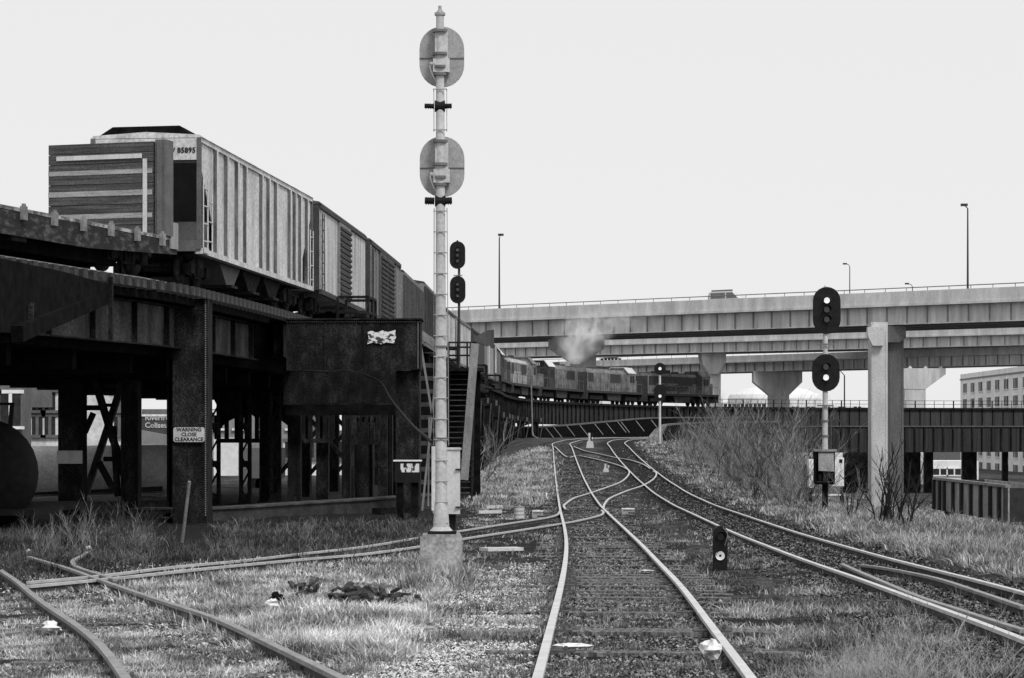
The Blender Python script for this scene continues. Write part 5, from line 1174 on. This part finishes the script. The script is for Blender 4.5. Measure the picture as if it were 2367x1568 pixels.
# ------------------------------------------------------------------ grass: blades strewn over the ground
GR=attrmat('dry_grass_blades')
def inpoly(px,py,poly):
    c=np.zeros(px.shape,bool); n=len(poly); j=n-1
    for i in range(n):
        xi,yi=poly[i];xj,yj=poly[j]
        c^=((yi>py)!=(yj>py))&(px<(xj-xi)*(py-yi)/(yj-yi+1e-9)+xi); j=i
    return c
def invert(px,py):
    D=np.full(px.shape,60.)
    for _ in range(60): D=.5*D+.5*np.clip(F*hh((px-CX)*D/F,D)/np.maximum(py-YH,1),8,400)
    return (px-CX)*D/F,D
def vnoise(x,y,s,seed):
    r=np.random.default_rng(seed).random((256,256)); u=x*s;v=y*s; i=np.floor(u).astype(int);j=np.floor(v).astype(int); fu=u-i;fv=v-j; fu=fu*fu*(3-2*fu);fv=fv*fv*(3-2*fv)
    g=lambda a,b:r[a%256,b%256]
    return (g(i,j)*(1-fu)+g(i+1,j)*fu)*(1-fv)+(g(i,j+1)*(1-fu)+g(i+1,j+1)*fu)*fv
def strew(poly,n,clump,cs,avoid,seed,feather=22,stray=.12):
    """plan positions evenly strewn over a traced area, thinned by patchy noise"""
    r=np.random.default_rng(seed); poly=np.array(poly,float); x0_,y0_=poly.min(0)-feather;x1_,y1_=poly.max(0)+feather; y0_=max(y0_,YH+14)
    px=r.uniform(x0_,x1_,n*4);py=r.uniform(y0_,y1_,n*4); fy=feather*np.clip((py-YH)/350,.15,1)
    k=inpoly(px+r.normal(0,feather*.6,px.shape),py+r.normal(0,.6,px.shape)*fy,poly); px=px[k];py=py[k]
    x,y=invert(px,py); nz=vnoise(x,y,cs,seed)*.5+vnoise(x,y,cs*3.1,seed+5)*.5
    k=r.random(nz.shape)<np.clip((nz-clump)/.22+.12,0,1); x,y,nz=x[k][:n],y[k][:n],nz[k][:n]
    if avoid:
        td_=track_dist(x,y); k=(td_>avoid)|(r.random(x.shape)<stray); x,y,nz=x[k],y[k],nz[k]
    return x,y,nz
def grass(name,label,poly,n,h,sh,wid=.0026,clump=.42,avoid=.95,lean=1.1,seed=1,cs=1.1,per=9,spread=.09,stray=.12):
    x,y,nz=strew(poly,n//per,clump,cs,avoid,seed,stray=stray); r=np.random.default_rng(seed+77)
    tb=r.random(len(x)); x=np.repeat(x,per);y=np.repeat(y,per);nz=np.repeat(nz,per);tb=np.repeat(tb,per); N_=len(x)
    sp=spread*(1+y*.012); la=r.uniform(0,2*math.pi,N_); rr=sp*np.sqrt(r.random(N_)); x=x+np.cos(la)*rr; y=y+np.sin(la)*rr; la=la+r.normal(0,.7,N_)
    z=zg(x,y)-.02
    H=r.uniform(h[0],h[1],N_)*(.4+1.0*nz)*(.6+.8*tb); w=(wid+y*.00013)*r.uniform(.5,1.6,N_)
    th=r.uniform(0,2*math.pi,N_); ln=r.uniform(.1,lean,N_)*H
    dx,dy=np.cos(th)*w,np.sin(th)*w; bx,by=np.cos(la)*ln,np.sin(la)*ln; dr=np.clip(1-.35*ln/H,.3,1)
    V_=np.empty((N_,5,3)); m_=.4
    V_[:,0]=np.stack([x-dx,y-dy,z],1);V_[:,1]=np.stack([x+dx,y+dy,z],1)
    V_[:,2]=np.stack([x+bx*m_+dx*.7,y+by*m_+dy*.7,z+H*.65*dr],1); V_[:,3]=np.stack([x+bx*m_-dx*.7,y+by*m_-dy*.7,z+H*.65*dr],1); V_[:,4]=np.stack([x+bx,y+by,z+H*dr],1)
    nz2=.5*vnoise(x,y*.45,1.6,seed+2)+.5*vnoise(x,y,3.7,seed+3)
    s_=sh[0]+(sh[1]-sh[0])*np.clip(.5*np.clip((nz2-.5)*2.6+.5,0,1)+.3*tb+.42*r.random(N_)-.1,0,1)**1.7
    return stuffmesh(name,label,V_,[[0,1,2,3],[3,2,4]],s_)
def stuffmesh(name,label,V_,faces,s_):
    N_,k=V_.shape[:2]; me=bpy.data.meshes.new(name); me.vertices.add(N_*k); me.vertices.foreach_set('co',V_.ravel()); base=np.arange(N_)[:,None]*k
    tot=sum(len(f) for f in faces); lp=np.concatenate([base+np.array([f]) for f in faces],1).ravel()
    me.loops.add(N_*tot); me.loops.foreach_set('vertex_index',lp.astype(np.int32)); st_=np.cumsum([0]+[len(f) for f in faces[:-1]])
    me.polygons.add(N_*len(faces)); me.polygons.foreach_set('loop_start',(np.arange(N_)[:,None]*tot+st_[None,:]).ravel().astype(np.int32))
    me.update(calc_edges=True); me.validate()
    at_=me.attributes.new('shade','FLOAT','POINT'); at_.data.foreach_set('value',np.repeat(s_,k).astype(np.float32))
    me.materials.append(GR); o=bpy.data.objects.new(name,me); COL.objects.link(o); tag(o,label,kind='stuff'); return o
def stones(name,label,poly,n,size,sh,seed=1,clump=.3,cs=1.5,dz=0.,power=1.6):
    x,y,nz=strew(poly,n,clump,cs,0,seed); N_=len(x); r=np.random.default_rng(seed+31)
    R_=r.uniform(size[0],size[1],N_)*(1+y*.012); z=zg(x,y)+dz+R_*.15
    dirs=np.array([[1,0,0],[-1,0,0],[0,1,0],[0,-1,0],[0,0,1],[0,0,-1.]])
    V_=dirs[None]*R_[:,None,None]*r.uniform(.55,1.25,(N_,6,1)); V_=V_+r.normal(0,.22,(N_,6,3))*R_[:,None,None]; V_[:,:,2]*=.7
    a=r.uniform(0,6.28,N_); ca,sa=np.cos(a)[:,None],np.sin(a)[:,None]; X_=V_[:,:,0]*ca-V_[:,:,1]*sa; Y_=V_[:,:,0]*sa+V_[:,:,1]*ca
    V_=np.stack([X_+x[:,None],Y_+y[:,None],V_[:,:,2]+z[:,None]],-1)
    return stuffmesh(name,label,V_,[[0,2,4],[2,1,4],[1,3,4],[3,0,4],[2,0,5],[1,2,5],[3,1,5],[0,3,5]],sh[0]+(sh[1]-sh[0])*r.random(N_)**power)
grass('dry_grass','pale dry grass between the branch track and the foreground siding',[(190,1330),(560,1298),(960,1262),(1050,1325),(1010,1400),(930,1480),(800,1530),(600,1470),(360,1385)],150000,(.03,.14),(.05,1.0),seed=11,avoid=.3,clump=.33,lean=1.6,per=7)
grass('dry_grass','dry grass growing over the foreground siding',[(0,1300),(180,1320),(620,1480),(800,1568),(0,1568)],130000,(.02,.08),(.02,.75),seed=12,avoid=0,clump=.42,lean=1.7,per=7)
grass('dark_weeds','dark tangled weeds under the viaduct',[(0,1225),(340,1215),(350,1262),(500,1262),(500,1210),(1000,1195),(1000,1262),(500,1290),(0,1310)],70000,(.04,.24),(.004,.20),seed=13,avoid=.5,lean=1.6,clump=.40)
grass('dry_grass','dry grass on the bank left of the centre track',[(1070,1160),(1085,1100),(1150,1065),(1255,1032),(1272,1036),(1280,1150),(1150,1160)],90000,(.08,.30),(.03,.8),seed=14,avoid=1.3,clump=.38,lean=1.5)
grass('dry_grass','sparse grass and weeds between the two tracks',[(1335,1048),(1400,1040),(1560,1150),(2367,1500),(2367,1568),(1750,1568),(1560,1330),(1400,1190)],120000,(.02,.11),(.01,.55),seed=15,avoid=1.1,clump=.44,lean=1.6,per=7)
grass('low_weeds','low weeds sprouting between the sleepers of the centre track',[(1310,1210),(1420,1210),(1720,1568),(1260,1568)],40000,(.02,.08),(.015,.42),seed=16,avoid=0,clump=.47,cs=2.2,lean=1.5)
grass('tall_dry_grass','tall dry grass and brush on the far right bank',[(1460,1012),(1560,1003),(2000,1140),(2367,1190),(2367,1340),(2100,1275),(1700,1160),(1540,1085)],190000,(.04,.24),(.01,.72),seed=17,avoid=1.9,clump=.34,lean=1.5,stray=.0,cs=.7)
grass('dark_weeds','weeds on the gravel around the mast foundation',[(880,1240),(1300,1215),(1290,1400),(1200,1568),(780,1568),(1000,1420)],50000,(.03,.12),(.02,.6),seed=18,avoid=.8,clump=.5,lean=1.5)
grass('tall_dry_grass','tall weeds in front of the gondola car',[(1960,1185),(2367,1200),(2367,1300),(1900,1230)],40000,(.08,.30),(.02,.6),seed=19,avoid=1.9,clump=.38,lean=1.2,stray=0)
grass('dry_grass','taller dry grass round the foot of the mast foundation',[(940,1300),(1090,1300),(1100,1345),(930,1345)],2600,(.06,.26),(.05,.7),seed=41,avoid=0,clump=.2,lean=.9)
grass('dry_grass','short dry grass round the steel drum and white posts',[(1070,1165),(1275,1155),(1285,1175),(1090,1222)],12000,(.02,.09),(.03,.7),seed=43,avoid=.6,clump=.35,lean=1.5)
stones('gravel','pale loose gravel left of the centre track',[(1060,1320),(1250,1300),(1240,1450),(1180,1568),(740,1568),(820,1515),(980,1410)],52000,(.007,.026),(.02,.8),seed=21,clump=.12,power=1.4,cs=4)
stones('ballast','dark track ballast around the centre track',[(1290,1060),(1345,1060),(1460,1190),(1830,1568),(1130,1568),(1250,1300)],46000,(.008,.026),(.010,.40),seed=22,clump=.3,power=2.6,dz=-.005)
stones('ballast','dark ballast of the right hand track',[(1420,1025),(1500,1050),(1700,1160),(2367,1350),(2367,1568),(2100,1450),(1650,1240)],40000,(.008,.028),(.008,.25),seed=23,clump=.1,power=2.6)
stones('gravel','scattered stones and cinders of the left foreground',[(0,1290),(1000,1250),(1100,1330),(800,1568),(0,1568)],26000,(.007,.022),(.02,.7),seed=24,clump=.3,power=2)
# ------------------------------------------------------------------ bare shrubs and saplings
SAPB=mat('sapling_bark_dark',.008,.02,8,rough=.95)
def shrub(seed,h,n,spread,m,thick=.02,up=.75,twig=4):
    r=random.Random(seed); g=MB()
    def branch(p,d,L_,rad,lev):
        k=3; pts=[p]
        for i in range(k):
            d=(d+Vector((r.uniform(-.22,.22),r.uniform(-.22,.22),r.uniform(-.05,.12)))).normalized(); p=p+d*L_/k; pts.append(p)
        for i in range(k): g.tube(pts[i],pts[i+1],rad*(1-i/k*.6),3,rad*(1-(i+1)/k*.6),cap=False)
        if lev>0:
            for _ in range(twig):
                q=pts[r.randint(1,k)]; e=(d+Vector((r.uniform(-.8,.8),r.uniform(-.8,.8),r.uniform(-.2,.5)))).normalized(); branch(q,e,L_*r.uniform(.35,.6),rad*.5,lev-1)
    for i in range(n):
        a=r.uniform(0,6.28); d=Vector((math.cos(a)*spread*r.random(),math.sin(a)*spread*r.random(),up)).normalized(); branch(Vector((r.uniform(-.1,.1)*n*.3,r.uniform(-.1,.1)*n*.3,0)),d,h*r.uniform(.5,1),thick*h*.5,2)
    o=g.build('branches',m,None); return o
PROTO={}; BARKB=mat('bramble_stem',.55,.22,8,rough=.95)
def put(kind,px,py,hpx,label,grp,cat_,seed=0,name='bare_shrub'):
    x_,y_=invert(np.array([px*1.]),np.array([py*1.])); x_=float(x_[0]);y_=float(y_[0]); h=hpx/S(y_)
    key=(kind,seed%4)
    if key not in PROTO:
        PROTO[key]=shrub(seed%4+10*['pale','dark','sap','bram'].index(kind),1.,*{'bram':(14,1.6,BARKB,.011,.55,6),'pale':(11,.9,BARK,.017,.7,5),'dark':(13,.85,BARKD,.018,.75,5),'sap':(4,.25,SAPB,.040,1.3,3)}[kind]); o=PROTO[key]
    else: o=PROTO[key].copy(); COL.objects.link(o)
    t=thing(name,label,cat_,(x_,y_,float(zg(x_,y_))-.05),grp); o.parent=t; t.scale=(h,h,h); t.rotation_euler=(0,0,seed*1.3)
BARK=mat('shrub_twig',.34,.12,6,rough=.95)
sh_=[(1572,1048,50),(1600,1072,70),(1632,1092,80),(1668,1112,90),(1705,1130,95),(1740,1128,110),(1785,1146,110),(1825,1165,110),(1855,1172,90),(1770,1085,120),(1810,1092,130),(1585,1052,60),(1612,1062,75),(1640,1050,80),(1662,1080,110),(1690,1066,100),(1710,1096,120),(1735,1080,90),(1756,1104,130),(1775,1120,110),(1800,1108,120),(1820,1140,130),(1842,1150,120),(1700,1130,80),(1750,1150,70),(1655,1045,95),(1800,1160,60),(1868,1165,100)]
sh_+=[(px+17,py-9,h_*.8) for px,py,h_ in sh_]
for i,(px,py,h_) in enumerate(sh_): put('pale' if i%3 else 'dark',px,py,h_*1.2,'leafless twiggy shrub on the bank between the two right hand signals','leafless shrubs on the far bank','shrub',i)
for i,(px,py,h_) in enumerate([(1990,1190,95),(2200,1215,60),(2300,1225,50),(1945,1200,80)]): put('pale',px,py,h_,'leafless shrub in the tall weeds near the foot of the big pier','leafless shrubs by the big pier','shrub',i+30)
for i,(px,py,h_) in enumerate([(2028,1200,140),(2042,1205,150),(2062,1200,120),(2082,1210,155),(1958,1190,120),(2102,1205,100)]): put('sap',px,py,h_,'slim dark leafless sapling standing in front of the big concrete pier','dark saplings before the big pier','sapling',i,'bare_sapling')
for i,(px,py,h_) in enumerate([(1100,1115,150),(1130,1090,90)]): put('pale',px,py,h_,'pale leafless sapling against the dark viaduct legs right of the stair','saplings by the viaduct legs','sapling',i+5,'bare_sapling')
for i,(px,py,h_) in enumerate([(190,1262,110),(270,1268,120),(330,1262,90),(560,1262,70),(700,1250,60),(940,1240,70),(120,1270,80),(470,1275,60)]): put('dark' if i%2 else 'pale',px,py,h_,'wiry leafless bush in the shade under the viaduct','wiry bushes under the viaduct','bush',i)
for i,(px,py,h_) in enumerate([(2000,1560,80),(1950,1575,95),(2080,1545,95),(2140,1570,110),(2230,1568,130),(1890,1570,60),(1920,1530,60),(2030,1520,70),(2110,1515,80),(1975,1545,75),(2060,1568,90)]): put('bram',px,py,h_*1.5,'low tangled leafless bramble in the bottom right corner','brambles in the bottom right corner','bramble',i+3,'bramble')
t=thing('bent_twig','pale curved bare stem arching up in the bottom right corner','twig',at_px(2235,1560))
q=at_px(2250,1568); D=q.y
MB().path(cr([P(2252,1568,D),P(2248,1540,D),P(2228,1510,D),P(2212,1480,D),P(2222,1448,D+.05),P(2236,1425,D+.1)],5),.006,5).path(cr([P(2228,1512,D),P(2200,1495,D),P(2170,1478,D),P(2160,1460,D)],5),.005,5).path(cr([P(2290,1568,D),P(2330,1530,D),P(2367,1495,D)],4),.006,5).build('stem',BARK,t)
